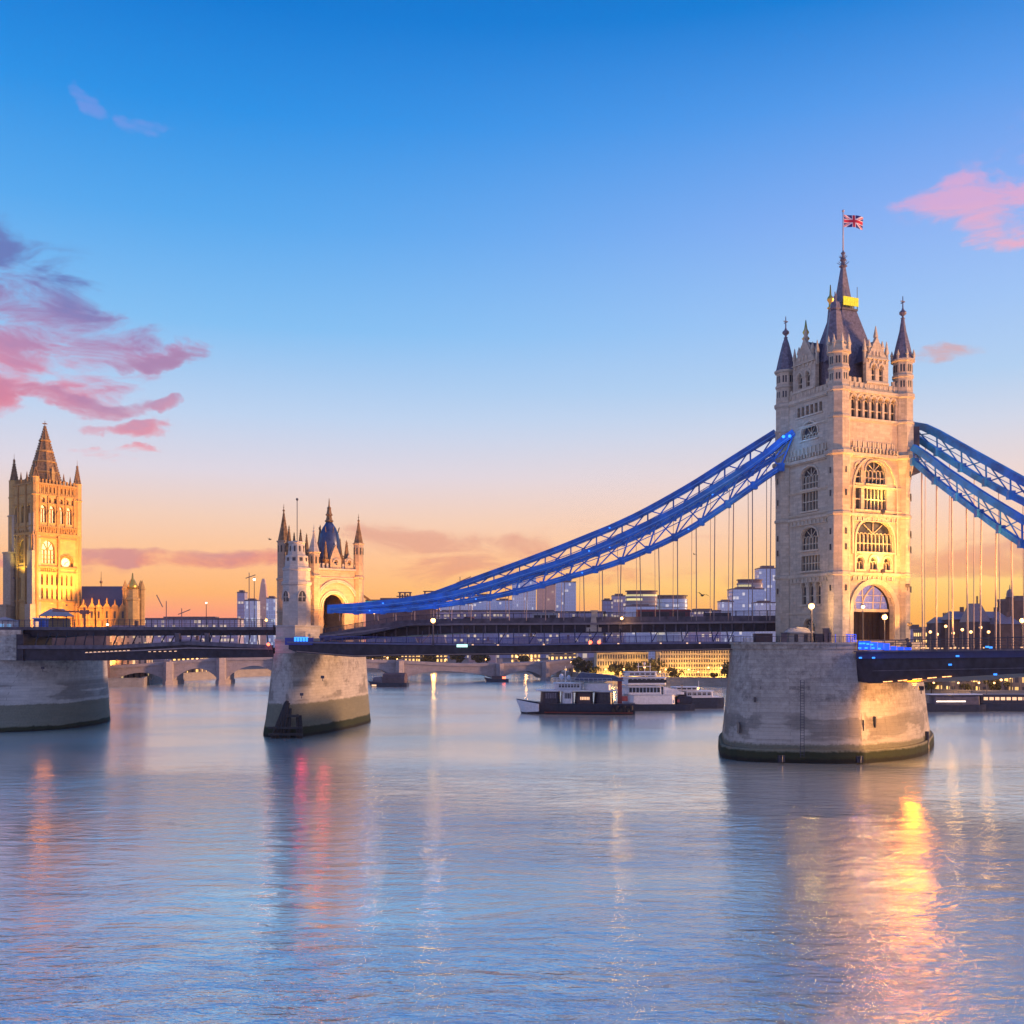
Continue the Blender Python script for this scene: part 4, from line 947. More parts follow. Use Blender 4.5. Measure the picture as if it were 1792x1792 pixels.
truss('near blue lattice suspension chain sweeping from the tall tower down to the gatehouse', mid_c, low_c, ((X(1385, 182.2), 182.2), (X(575, 213), 213)), 17, 1.0, 1.25, 24, hangz=up_z)
truss('far blue lattice suspension chain seen above and behind the nearer one on the left', top_c, topl_c, ((X(1352, 191), 191), (X(640, 226), 226)), 16, .9, 1.25, 22, hangz=up_z, rodr=.06)
C_ = [(1598, 783), (1625, 800), (1650, 820), (1720, 867), (1792, 911), (1860, 945), (1940, 978)]
D_ = [(1600, 808), (1640, 843), (1700, 888), (1745, 922), (1785, 950), (1860, 985), (1940, 1012)]
A_ = [(1596, 744), (1612, 745), (1640, 758), (1700, 792), (1792, 843), (1860, 876), (1940, 910)]
B_ = [(1598, 762), (1650, 797), (1700, 829), (1752, 858), (1792, 878), (1860, 912), (1940, 948)]
b0 = PR0+Vector((math.cos(PH), math.sin(PH)))*6.6; b1 = b0+AX*50
c0 = PR0+Vector((math.cos(PH), math.sin(PH)))*12.5-AX*4; c1 = c0+AX*60
rz_ = lambda p: 18.3
truss('nearer blue lattice chain running off the right picture edge', C_, D_, ((b0.x, b0.y), (b1.x, b1.y)), 9, .8, 1.1, 13, hangz=rz_, brace=.16, rodr=.13)
truss('outer upper blue lattice chain running off the right picture edge', A_, B_, ((c0.x, c0.y), (c1.x, c1.y)), 8, .8, 1.25, 8, hangz=rz_, brace=.18, rodr=.07)
mb = MB(); q0 = P(1604, 752, 179); mb.box(q0.x-2.6, q0.x+.2, q0.y-.8, q0.y+3, q0.z-7.0, q0.z+.4); mb.box(q0.x-3.2, q0.x+.3, q0.y-.9, q0.y+3, q0.z-7.6, q0.z-7.0)
tag(mb.build('chain_anchor', M['rail']), 'dark anchor housing holding the right blue chains against the tower turret', 'anchor housing')
# ------------------------------------------------------------ floodlit abbey on the left
AD = 462.0; AF = Vector((X(60, AD), AD)); AP = R(55); ar = Vector((math.cos(AP), math.sin(AP))); al = Vector((-math.sin(AP), math.cos(AP)))
AW, ADp = 22.6, 19.5; ac = AF+ar*AW/2+al*ADp/2
abbey = thing('abbey', 'floodlit golden gothic abbey tower with a crocketed spire and slate-roofed hall', 'abbey', (ac.x, ac.y, 0), AP-math.pi/2)
A, B = ADp/2, AW/2
ap_ = Fr((A, 0, 0), (0, 1, 0), (1, 0, 0)); as_ = Fr((0, -B, 0), (1, 0, 0), (0, -1, 0)); ab = Fr((-A, 0, 0), (0, -1, 0), (-1, 0, 0)); af = Fr((0, B, 0), (-1, 0, 0), (0, 1, 0))
AB, ABt = M['abbey'], M['abbey_t']
def az_(py): return Z(py, 468)
zt = az_(846)
rows = [(u, 1.0, az_(862), az_(852), 'a') for u in [-7.6+i*1.9 for i in range(9)]]
fa = [(-7+i*2.9, 1.5, az_(880), az_(871), 'a') for i in range(6)]+[(-6.9+i*4.2, 2.6, az_(915), az_(884), 'a') for i in range(4)]+[(-4.6, 6.4, az_(986), az_(946), 'a'), (4.4, 6.6, az_(990), az_(968), 'o')]+\
    [(-7.6+i*2.4, 1.0, az_(1024), az_(1005), 'a') for i in range(7)]+[(-7.6+i*2.4, 1.0, az_(1048), az_(1029), 'a') for i in range(7)]
fs_ = [(-5+i*5, 2.4, az_(915), az_(884), 'a') for i in range(3)]+[(0, 7, az_(985), az_(945), 'a')]+[(-6+i*4, 1.2, az_(1048), az_(1010), 'a') for i in range(4)]
for nm, fr, hu, ops in (('front_wall', ap_, B, fa+rows), ('side_wall', as_, A, fs_), ('rear_wall', ab, B, []), ('far_wall', af, A, fs_)):
    mb = MB(); wall(mb, fr, -hu+.5, hu-.5, 2, zt, -1.6, 0, ops); mb.build(nm, AB, abbey)
    for o in ops:
        if nm == 'far_wall': continue
        if o[4] == 'o' and nm == 'front_wall': continue
        window(abbey, fr, o, -.3, (M['glass_y'] if o[1] > 5 else M['glass'], ABt), 4 if o[1] > 5 else (2 if o[1] > 1.3 else 1), 2 if o[1] > 5 else 0, sill=o[1] > 2, bar=.35)
mb = MB(); mb.box(-A+1.7, A-1.7, -B+1.7, B-1.7, 2, zt-.5); mb.build('inner_core', M['dark_wall'], abbey)
mb = MB(); cz = az_(983)
p = ap_.p(4.0, cz, -.9)
mb.add([ap_.p(4.0+2.2*math.cos(i*math.pi/12), cz+2.2*math.sin(i*math.pi/12), w_) for w_ in (-.9, -.5) for i in range(24)], [tuple(range(24))[::-1], tuple(range(24, 48))]+[(i, (i+1) % 24, 24+(i+1) % 24, 24+i) for i in range(24)])
ck = mb.build('clock_face', simple('lit_clock_face', (.8, .7, .5), .5, emit=(1, .8, .45), es=.9), abbey)
mb = MB()
for i in range(24):
    a, b_ = i*math.pi/12, (i+1)*math.pi/12; mb.bar(ap_.p(4.0+2.4*math.cos(a), cz+2.4*math.sin(a), -.4), ap_.p(4.0+2.4*math.cos(b_), cz+2.4*math.sin(b_), -.4), .35)
for i in range(12):
    a = i*math.pi/6; mb.bar(ap_.p(4+1.8*math.cos(a), cz+1.8*math.sin(a), -.42), ap_.p(4+2.1*math.cos(a), cz+2.1*math.sin(a), -.42), .14)
mb.bar(ap_.p(4, cz, -.4), ap_.p(5.3, cz+.5, -.4), .2); mb.bar(ap_.p(4, cz, -.4), ap_.p(3.6, cz-1.0, -.4), .24)
mb.build('clock_hands', ABt, ck)
mb = MB(); mb.fbox(ap_, 1.1, 7.7, az_(990), az_(968), -1.5, -1.3); mb.build('clock_recess', ABt, abbey)
mb = MB()
for fr, hu in ((ap_, B), (as_, A), (ab, B), (af, A)):
    for zz, hh, pr in ((az_(848), .8, .5), (az_(866), .5, .3), (az_(882), .4, .3), (az_(922), .6, .4), (az_(935), 1.2, .7), (az_(942), .5, .4), (az_(993), .9, .6), (az_(1001), .4, .3), (az_(1052), .8, .5)): mb.fbox(fr, -hu, hu, zz-hh/2, zz+hh/2, -.1, pr)
    uu = -hu+.4
    while uu < hu-1: mb.fbox(fr, uu, uu+.8, zt+.003, zt+1.7, -.9, -.1); mb.fbox(fr, uu, uu+.5, az_(934), az_(928), .1, .5); uu += 1.7
    mb.fbox(fr, -hu, hu, zt-.01, zt+.002, -1, 0)
    for uu in (-hu+1.2, -hu*.33, hu*.33, hu-1.2) if fr is not ap_ else (-hu+1.0, .2, hu-1.0): mb.fbox(fr, uu-.5, uu+.5, 2, az_(936), -.1, .9); mb.fbox(fr, uu-.35, uu+.35, az_(936), zt, -.1, .6)
mb.build('string_course', ABt, abbey)
mb = MB()
for i in range(24):
    uu = -B+.9+i*(2*B-1.8)/23
    mb.fbox(ap_, uu-.12, uu+.12, az_(866), az_(849), -.05, .28)
    if not (.4 < uu < 8.4): mb.fbox(ap_, uu-.1, uu+.1, az_(1001), az_(994), -.05, .5)
    mb.fbox(ap_, uu-.3, uu+.05, az_(934), az_(922), .3, .62)
for uu in (-8.9, -4.8, -.55, 3.6, 7.8):
    mb.fbox(ap_, uu-.25, uu+.25, az_(921), az_(868), -.05, .55); mb.fpoly(ap_, [(uu-.5, az_(900)), (uu+.5, az_(900)), (uu, az_(893))], -.05, .8)
mb.build('tracery_rib', ABt, abbey)
mb = MB()
for rr in (2.8, 3.5):
    for i in range(18):
        a, b_ = i*math.pi/18, (i+1)*math.pi/18; mb.bar(ap_.p(4.2+rr*math.cos(a), cz+rr*math.sin(a)+.2, .15), ap_.p(4.2+rr*math.cos(b_), cz+rr*math.sin(b_)+.2, .15), .3)
mb.build('clock_arch', ABt, abbey)
# stepped buttress tower at the shaded side
mb = MB()
for (h_, ex) in ((az_(1058), 4.5), (az_(965), 2.4), (az_(900), .8)):
    mb.box(-A-ex, -A+4, -B-ex, -B+3.4, 2, h_); mb.box(-A-ex-.3, -A+4.3, -B-ex-.3, -B+3.7, h_-.6, h_+.01+ex*.02); mb.box(A-4, A+ex*.12, -B-ex*.5, -B+3, 2, h_+.02)
mb.build('buttress', M['gate'], abbey)
for (cx, cy, r, zb, zh, zs) in ((A-1, B-1, 1.9, 2, az_(842), az_(805)), (-A+1, -B+1, 2.2, 2, az_(840), az_(798)), (-A+1, B-1, 1.7, 2, az_(840), az_(812)), (A-.8, -B+1.0, 1.5, 2, az_(838), az_(818))):
    mb = MB(); mb.lathe(cx, cy, [(r, zb), (r, zh-8), (r+.4, zh-7.6), (r, zh-7), (r, zh), (r+.3, zh+.3), (r*.8, zh+.6)], 8); t = mb.build('turret', AB, abbey)
    mb = MB(); mb.lathe(cx, cy, [(r*.85, zh+.5), (r*.4, zh+(zs-zh)*.5), (.15, zs-1.5), (.5, zs-1.3), (.5, zs-.8), (.1, zs-.5), (.05, zs+2)], 8)
    for k in range(8):
        f = k/8; rr = r*.85*(1-f)+.1; z_ = zh+.6+(zs-1.5-zh)*f
        for a in (.4, 1.97, 3.54, 5.1): mb.lathe(cx+rr*math.cos(a), cy+rr*math.sin(a), [(.3, z_), (.35, z_+.3), (.05, z_+.8)], 4)
    mb.build('spire', M['spire'], t)
for (cx, cy) in ((A-1, 3.5), (A-1, -3.5), (3, B-1), (-3, -B+1), (2, -B+1)):
    mb = MB(); mb.lathe(cx, cy, [(.7, zt), (.7, zt+1.6), (1.0, zt+1.8), (.6, zt+2.2), (.08, zt+5.5)], 6); mb.build('pinnacle', M['spire'], abbey)
mb = MB(); z0, z1 = zt-.2, az_(742); r0 = 7.4
mb.lathe(.5, -.8, [(r0, z0), (r0*.96, z0+2.5), (r0*.55, z0+(z1-z0)*.5), (.35, z1)], 8); sp = mb.build('spire', M['spire'], abbey)
mb = MB(); mb.lathe(.5, -.8, [(.3, z1-.4), (.8, z1), (.8, z1+.5), (.2, z1+.8), (.12, z1+3.2)], 6); mb.bar((-.7, -.8, z1+1.8), (1.7, -.8, z1+1.8), .3); mb.bar((.5, -2, z1+1.8), (.5, .4, z1+1.8), .3)
for k in range(22):
    f = k/22; rr = (r0*(1-f*.86) if f < .5 else r0*.57*(1-(f-.5)*1.9))*1.0+.1; z_ = z0+2+(z1-z0-2)*f
    rr = r0*.96*(1-f)+.35*f if True else rr
    rr = (r0*.96+(r0*.55-r0*.96)*min(1, (z_-z0-2.5)/((z1-z0)*.5-2.5))) if z_ < z0+(z1-z0)*.5 else r0*.55+(.35-r0*.55)*(z_-z0-(z1-z0)*.5)/((z1-z0)*.5)
    for j in range(8):
        a = 2*math.pi*(j+.5)/8; mb.lathe(.5+rr*math.cos(a), -.8+rr*math.sin(a), [(.28, z_), (.36, z_+.35), (.06, z_+.9)], 4)
mb.build('crocket', M['spire'], sp)
for zz, rr in ((z0+6, 6.3), (z0+11, 5.0), (z0+16, 3.7), (z0+21, 2.5)):
    mb = MB(); mb.lathe(.5, -.8, [(rr, zz-.4), (rr+.3, zz), (rr-.1, zz+.5)], 8); mb.build('spire_band', ABt, sp)
for j in range(4):
    a = j*math.pi/2; mb = MB(); cx, cy = .5+6.2*math.cos(a), -.8+6.2*math.sin(a); mb.lathe(cx, cy, [(1.0, z0), (1.0, z0+5), (1.25, z0+5.2), (.1, z0+8.5)], 4); mb.build('spire_dormer', AB, sp)
# hall
hall = MB(); HD = 474
def hp(px, dd=0): return Vector((X(px, HD+dd), HD+dd))
q = [hp(143), hp(230), hp(230, 26), hp(143, 26)]
hall.prism([tuple(v) for v in q], 2, Z(1066, HD)); hall.build('hall_wall', AB, None)
h_o = bpy.data.objects['hall_wall']; h_o.parent = abbey; h_o.matrix_parent_inverse = Matrix.Translation(abbey.location).to_4x4().inverted() if False else (Matrix.Translation(abbey.location) @ Matrix.Rotation(abbey.rotation_euler.z, 4, 'Z')).inverted()
inv = (Matrix.Translation(abbey.location) @ Matrix.Rotation(abbey.rotation_euler.z, 4, 'Z')).inverted()
def wchild(mb, name, m, parent=abbey, inv=inv):
    """world-space mesh parented under a rotated thing: vertices are moved into its frame"""
    mb.v = [tuple(inv @ Vector(v)) for v in mb.v]; return mb.build(name, m, parent)
bpy.data.objects.remove(h_o); hall = MB(); hall.prism([tuple(v) for v in q], 2, Z(1066, HD)); wchild(hall, 'hall_wall', AB)
hr = MB(); ze, zr = Z(1066, HD), Z(1026, HD+13); r_ = [Vector((*hp(143), ze)), Vector((*hp(230), ze)), Vector((*hp(230, 26), ze)), Vector((*hp(143, 26), ze)), Vector((*hp(143, 13), zr)), Vector((*hp(223, 13), zr))]
hr.add(r_, [(0, 1, 5, 4), (2, 3, 4, 5), (1, 2, 5), (0, 4, 3), (0, 3, 2, 1)]); wchild(hr, 'hall_roof', M['slate_b'])
for i, px in enumerate((148, 163, 175, 189, 203, 217)):
    g_ = MB(); x0 = X(px, HD); zt_ = Z(1046 if i in (1, 3) else 1049, HD); fr = Fr((x0, HD-.5, 0), (1, 0, 0), (0, -1, 0))
    g_.fpoly(fr, [(-1.9, 2), (1.9, 2), (1.9, Z(1064, HD)), (1.0, Z(1059, HD)), (.35, zt_-2.5), (0, zt_), (-.35, zt_-2.5), (-1.0, Z(1059, HD)), (-1.9, Z(1064, HD))], 0, 1.0); g_.fbox(fr, -2.1, 2.1, Z(1066, HD), Z(1065, HD), 0, 1.3)
    gg = wchild(g_, 'gable', ABt); g_ = MB(); g_.fbox(fr, -.5, .5, Z(1082, HD), Z(1070, HD), .9, 1.06); wchild(g_, 'hall_window', M['glass'])
    for s_ in (-3.2, 3.2):
        g_ = MB(); xx = x0+s_; g_.lathe(xx, HD-1, [(.5, 2), (.5, Z(1064, HD)), (.7, Z(1063.5, HD)), (.1, Z(1056, HD))], 4); wchild(g_, 'pinnacle', ABt)
g_ = MB()
for i in range(34): xx = X(144, HD)+i*.68; g_.box(xx, xx+.3, HD-.35, HD+.02, 3, Z(1072, HD))
g_.box(X(143, HD), X(228, HD), HD-.5, HD+.01, Z(1072, HD), Z(1070, HD)); wchild(g_, 'buttress_row', ABt)
g_ = MB(); cx, cy = X(232, HD-1), HD-1; g_.lathe(cx, cy, [(3.0, 2), (3.0, Z(1052, HD)), (3.4, Z(1050, HD)), (3.4, Z(1048, HD)), (2.6, Z(1046, HD)), (2.6, Z(1032, HD)), (2.9, Z(1031, HD))], 8); t_ = wchild(g_, 'end_turret', AB)
g_ = MB(); g_.lathe(cx, cy, [(2.5, Z(1031, HD)), (2.3, Z(1025, HD)), (1.4, Z(1018, HD)), (.5, Z(1012, HD)), (.2, Z(1003, HD))], 8, smooth=True); wchild(g_, 'cupola', M['gold'], t_)
for px in (246, 249, 219):
    g_ = MB(); cx = X(px, HD+3); g_.lathe(cx, HD+3, [(1.2, 2), (1.2, Z(1032, HD)), (1.5, Z(1031, HD)), (.15, Z(1015, HD))], 6); wchild(g_, 'pinnacle', AB)
g_ = MB(); g_.rod((X(177, HD+13), HD+13, zr-.5), (X(177, HD+13), HD+13, zr+7), .25, 6, .08); g_.ball(X(177, HD+13), HD+13, zr+2, .7, 6); wchild(g_, 'roof_finial', M['spire'])

# deck-side pavilion and kiosks on the left
pv = thing('pavilion', 'open pavilion with a low pinkish canvas roof on the left deck before the abbey', 'pavilion', (X(98, 240), 240, Z(1098, 240)))
mb = MB(); mb.add([(-3.4, -2, 2.6), (3.6, -2, 2.6), (3.6, 2, 2.6), (-3.4, 2, 2.6), (-1.4, 0, 4.3), (1.8, 0, 4.3)], [(0, 1, 5, 4), (1, 2, 5), (2, 3, 4, 5), (3, 0, 4), (3, 2, 1, 0)]); mb.build('roof', M['canvas'], pv)
for sx, sy in ((-3, -1.7), (3.2, -1.7), (-3, 1.7), (3.2, 1.7), (0, -1.7)): mb = MB(); mb.box(sx-.1, sx+.1, sy-.1, sy+.1, -1.5, 2.6); mb.build('post', M['rail'], pv)
mb = MB(); mb.box(-2.6, 2.8, .6, 1.4, -1, 2.2); mb.build('counter', simple('warm_counter', (.4, .3, .16), .6), pv)
kb = thing('kiosk', 'small bright blue kiosk beside the pavilion on the left deck', 'kiosk', (X(72, 232), 232, Z(1100, 232)))
mb = MB(); mb.box(-1.3, 1.2, -1, 1, -1, 2.2); mb.build('body', simple('kiosk_blue', (.02, .12, .6), .5), kb); mb = MB(); mb.box(-1.5, 1.4, -1.2, 1.2, 2.2, 2.45); mb.build('roof', M['white'], kb)
mb = MB(); mb.box(-.9, -.1, -1.06, -1.0, .4, 1.6); mb.build('window', M['glow_s'], kb)
kb = thing('kiosk', 'pale low kiosk with lit windows at the left picture edge', 'kiosk', (X(10, 230), 230, Z(1102, 230)))
mb = MB(); mb.box(-3, 2.4, -1, 1, -1, 1.9); mb.build('body', M['white'], kb); mb = MB(); mb.add([(-3.3, -1.3, 1.9), (2.7, -1.3, 1.9), (2.7, 1.3, 1.9), (-3.3, 1.3, 1.9), (-.3, 0, 2.9)], [(0, 1, 4), (1, 2, 4), (2, 3, 4), (3, 0, 4), (3, 2, 1, 0)]); mb.build('roof', M['canvas'], kb)
mb = MB()
for i in range(3): mb.box(-2.4+i*1.6, -1.5+i*1.6, -1.06, -1, .3, 1.3)
mb.build('window', simple('kiosk_window', (.1, .3, .5), .3, emit=(.3, .6, 1), es=.4), kb)
mb = MB(); mb.rod((0, 0, -2), (0, 0, 4.2), .22, 6); mb.bar((-7, 0, 3.4), (1.4, 0, 3.1), .35); mb.bar((-.8, 0, 3.1), (.8, 0, 3.1), .9, .9); mb.bar((-7, 0, 3.9), (-5, 0, 3.5), .3)
o = mb.build('barrier_arm', simple('rust_paint', (.32, .13, .10), .6)); o.location = (X(148, 226), 226, Z(1096, 226)); tag(o, 'rust-red crane arm on a short mast above the left deck railing', 'crane')

# small things at the foot of the tall tower
kb = thing('kiosk', 'white domed kiosk standing on the pier top at the foot of the tall tower', 'kiosk', (X(1399, 172.6), 172.6, 19.62))
mb = MB(); mb.prism([(2.3*math.cos(a*math.pi/6), 1.7*math.sin(a*math.pi/6)) for a in range(12)], 0, 1.5); mb.build('body', M['gate_w'], kb)
mb = MB(); mb.lathe(0, 0, [(2.6, 1.5), (2.5, 1.75), (1.8, 2.25), (.8, 2.5), (.2, 2.55)], 14, smooth=True); mb.build('roof', M['gate_w'], kb)
for xx in (-1.3, .3): mb = MB(); mb.box(xx, xx+.6, -1.72, -1.5, .1, 1.3); mb.build('door' if xx < 0 else 'window', M['glass'], kb)
for i, (px, w_, h_, c_, lb_) in enumerate(((1432, 1.3, 1.3, 'hull', 'dark equipment cabinet beside the white domed kiosk on the pier'), (1462, 2.8, 1.5, 'slate', 'slate-blue low booth on the pier below the tower corner'), (1445, .8, 2.2, 'steel_l', 'narrow grey cabinet between the kiosk and the slate-blue booth'), (1372, .8, 1.5, 'steel_l', 'grey cabinet left of the white domed kiosk on the pier'))):
    t = thing('service_cabinet', lb_, 'cabinet', (X(px, 171.6), 171.6, 19.62), 0, 'cabinets on the near pier top'); mb = MB(); mb.box(-w_/2, w_/2, -.4, .4, 0, h_); mb.build('body', M[c_], t); mb = MB(); mb.box(-w_/2-.1, w_/2+.1, -.5, .5, h_, h_+.12); mb.build('lid', M['rail'], t)
mb = MB(); c0_, c1_ = Vector((X(1462, 170.6), 170.6, 19.62)), Vector((X(1498, 170.4), 170.4, 19.62))
for i in range(7): p = c0_.lerp(c1_, i/6); mb.bar(p, p+Vector((0, 0, 1.3)), .1)
for k in range(4): mb.bar(c0_+Vector((0, 0, .2+k*.36)), c1_+Vector((0, 0, .2+k*.36)), .12)
tag(mb.build('safety_barrier', M['led']), 'glowing blue safety barrier on the pier top beside the deck', 'barrier')
mb = MB()
for a, b_ in zip(tp, tp[1:]+tp[:1]):
    if min(a[1], b_[1]) < 180 and max(a[0], b_[0]) < X(1500, 170):
        p0, p1 = Vector((*a, 19.6)), Vector((*b_, 19.6)); mb.bar(p0+Vector((0, .3, 1.0)), p1+Vector((0, .3, 1.0)), .07); mb.bar(p0+Vector((0, .3, 0)), p0+Vector((0, .3, 1.0)), .07); m_ = p0.lerp(p1, .5); mb.bar(m_+Vector((0, .3, 0)), m_+Vector((0, .3, 1.0)), .05)
tag(mb.build('pier_railing', M['rail']), 'thin dark railing round the top edge of the near pier', 'railing')
# shed on the left shoulder of the near pier
t = thing('site_cabin', 'reddish site cabin and plant between the lower deck end and the tall tower', 'cabin', (X(1335, 184), 184, 19.62)); mb = MB(); mb.box(-1.5, 1.5, -1, 1, 0, 1.5); mb.build('body', M['dark_wall'], t); mb = MB(); mb.box(-1.7, 1.7, -1.2, 1.2, 1.5, 1.65); mb.build('roof', M['white'], t)
mb = MB(); mb.box(-3.4, -1.9, -.8, .8, 0, .8); mb.build('crate', M['white'], t)
# pylon on the upper deck
t = thing('stone_pylon', 'short grey stone pylon rising from the upper deck parapet', 'pylon', (X(1040, 202.4), 202.2, Z(1100, 202.4)))
mb = MB(); mb.prism([(-.9, -.5), (.9, -.5), (.9, .5), (-.9, .5)], -.6, 3.3, [(-.55, -.4), (.55, -.4), (.55, .4), (-.55, .4)]); mb.build('shaft', M['gate_w'], t); mb = MB(); mb.box(-.75, .75, -.55, .55, 3.3, 3.6); mb.box(-1.6, 1.6, -.6, .6, -.6, .2); mb.build('cap', M['gate_w'], t)

# ------------------------------------------------------------ lamps
def lamp_light(name, loc, power, col, size=.3, parent=None, kind='POINT', aim=None, cone=90, blend=.6):
    l = bpy.data.lights.new(name, kind); l.energy = power; l.color = col; l.shadow_soft_size = size
    if kind == 'SPOT': l.spot_size = R(cone); l.spot_blend = blend
    o = bpy.data.objects.new(name, l); COL.objects.link(o)
    o.location = loc
    if aim is not None: o.rotation_euler = (Vector(loc)-Vector(aim)).to_track_quat('Z', 'Y').to_euler()
    return o
WARM = (1, .52, .16); GOLD = (1, .37, .055)
def lamp_post(label, px, py, d, base_z, glow='glow', power=0, r=.32, col=WARM, group='street lamps on the bridge', h2=None):
    p = P(px, py, d); root = thing('street_lamp', label, 'street lamp', (p.x, p.y, base_z), 0, group); hh = p.z-base_z
    mb = MB(); mb.rod((0, 0, 0), (0, 0, hh-r), .09 if r < .5 else .2, 6, .06 if r < .5 else .14); mb.lathe(0, 0, [(.2, 0), (.16, .5), (.08, .6)], 6); mb.build('pole', M['rail'], root)
    mb = MB(); mb.ball(0, 0, hh, r); mb.build('globe', M[glow], root)
    mb = MB(); mb.lathe(0, 0, [(r*.5, hh+r*.8), (r*.9, hh+r*.9), (.04, hh+r*1.7)], 8); mb.build('cap', M['rail'], root)
    if power: lamp_light('street_lamp_light', (p.x, p.y-r-.3, p.z), power, col, .3)
    return root
lamp_post('bright white-gold street lamp before the shaded face of the tall tower', 1420, 1061, 170.6, 19.6, 'glow', 900, .5)
lamp_post('orange street lamp before the tower portal, left one of two', 1510, 1062, 170.5, 18.2, 'glow', 500, .28)
lamp_post('orange street lamp before the tower portal, right one of two', 1548, 1080, 167, 18.2, 'glow', 900, .42)
lamp_post('tall orange street lamp standing on the lower deck near the ramp', 758, 1086, 199.6, 18.9, 'glow', 150, .5)
lamp_post('tall thin lamp on the left deck beside the gatehouse', 445, 1014, 222, 22, 'glow_w', 0, .28)
lamp_post('thin curved-arm height lamp on the left deck in front of the orange sky', 361, 1055, 224, 22, 'glow_w', 0, .2)
lamp_post('low orange lamp on the upper deck right of the grey pylon', 1088, 1082, 199, 22, 'glow', 200, .3)
lamp_post('low warm lamp on the upper deck beside the gatehouse chain end', 655, 1072, 214, 21, 'glow', 200, .3)
lamp_post('small white lamp on the left deck in front of the abbey hall', 188, 1093, 224, 22, 'glow_w', 0, .25)
lamp_post('small warm lamp beside the left deck end of the gatehouse', 466, 1085, 220, 22, 'glow', 100, .3)
lamp_post('warm lamp at the right picture edge behind the right deck', 1789, 1086, 164, 18.4, 'glow', 500, .4)
t = thing('signal_light', 'glowing red signal light on the lower deck below the grey pylon', 'signal light', (X(1048, 188.6), 188.2, 19.2)); mb = MB(); mb.rod((0, 0, -1.2), (0, 0, .3), .06); mb.build('post', M['rail'], t); mb = MB(); mb.ball(0, 0, .4, .34); mb.build('lens', M['glow_r'], t)
t2 = dup(t, (X(1033, 189), 188.6, 19.2), 'smaller orange-red signal light just left of the brighter red one'); t2['group'] = t['group'] = 'signal lights on the lower deck'
t3 = dup(t, (X(470, 214.8), 214.6, Z(1131, 215)), 'red signal light hanging under the left deck against the gatehouse pier'); t3['group'] = t['group']
lamp_light('red_signal_light', (X(470, 214), 213.6, Z(1133, 214)), 60, (1, .05, .06), .5)
0 and lamp_light('red_reflector_light', (X(560, 209), 209.5, 17.2), 450, (1, .06, .10), .5)

def flood(label, p, aim, power, cone=80, col=GOLD, grp='floodlights lighting the stone', size=.6):
    p = Vector(p); aim = Vector(aim); d = (aim-p).normalized()
    root = thing('floodlight', label, 'floodlight', tuple(p), 0, grp)
    mb = MB(); mb.bar(d*-.5, d*.1, .7, .5); mb.bar((0, 0, -.8), (0, 0, 0), .1); mb.build('housing', M['rail'], root)
    lamp_light('floodlight_beam', p+d*.4, power, col, size, None, 'SPOT', aim, cone)
def tw(lx, ly, lz):       # tower-local to world
    v = Matrix.Rotation(rz, 3, 'Z') @ Vector((lx, ly, lz)); return Vector((cen.x+v.x, cen.y+v.y, EZ+v.z))
flood('floodlight on the right deck aimed up the tower portal face', tw(WP+11, -3, -.6), tw(WP, 0, 22), 12000, 95)
flood('second floodlight on the right deck aimed at the upper portal face', tw(WP+12, 5, -.6), tw(WP, 2, 36), 22000, 80)
flood('far floodlight on the right deck washing the whole portal face', tw(WP+30, 1, 1.5), tw(WP, 0, 29), 105000, 66)
flood('floodlight hugging the tower portal wall', tw(WP+2.6, 4.8, .2), tw(WP, 1.5, 13), 2500, 100)
flood('floodlight on the portal string course lighting the tall windows', tw(WP+1.6, .5, 11.8), tw(WP+.1, .4, 22), 2600, 120, (1, .66, .12))
flood('floodlight on the second string course lighting the top windows', tw(WP+1.6, .5, 21.8), tw(WP+.1, .4, 32), 2200, 120, (1, .68, .12))
flood('floodlight in the portal passage', tw(WP-2.5, 0, 5.5), tw(WP+2, 0, 0), 900, 140)
# pier side, under the deck
pp_ = Vector((X(1640, 176), 176, 9)); flood('floodlight slung under the right deck aimed at the pier flank', (X(1612, 158), 158, 12.5), (X(1590, 172), 172, 5), 16000, 110, (1, .42, .10))
flood('added amber spot under the right deck, aimed to streak the river', (X(1600, 164), 164, 13.0), (X(1580, 60), 60, 0), 4200, 80, (1, .27, .0), size=1.2)  # amber spots from here on are added to draw a streak on the water
flood('added amber spot at the deck railing right of the portal, throwing a river streak', (X(1592, 168), 168, 22.5), (X(1580, 60), 60, 0), 2400, 70, (1, .27, .0), size=1.2)
flood('added amber spot by the tower corner turret, lengthening the river streak', (X(1584, 172), 171, 29), (X(1580, 60), 60, 0), 1500, 70, (1, .22, .012), size=.6)
flood('added red spot at the lower deck edge making a streak on the river', (X(566, 208.6), 207.6, 12.5), (X(560, 60), 60, 0), 230, 60, (1, .04, .09), size=1.0)  # red spots added for their reflected streak beside the slim pier
flood('added red spot under the lower deck by the slim pier, for its river streak', (X(530, 209), 207.8, 9.0), (X(528, 60), 60, 0), 200, 60, (1, .04, .09), size=1.0)
flood('added amber spot on the cut-off left pier, streaking the water below', (X(100, 228), 221, 14.0), (X(95, 60), 60, 0), 420, 60, (1, .26, .02), size=1.6)  # added spot, its reflection makes the amber streak near the left pier
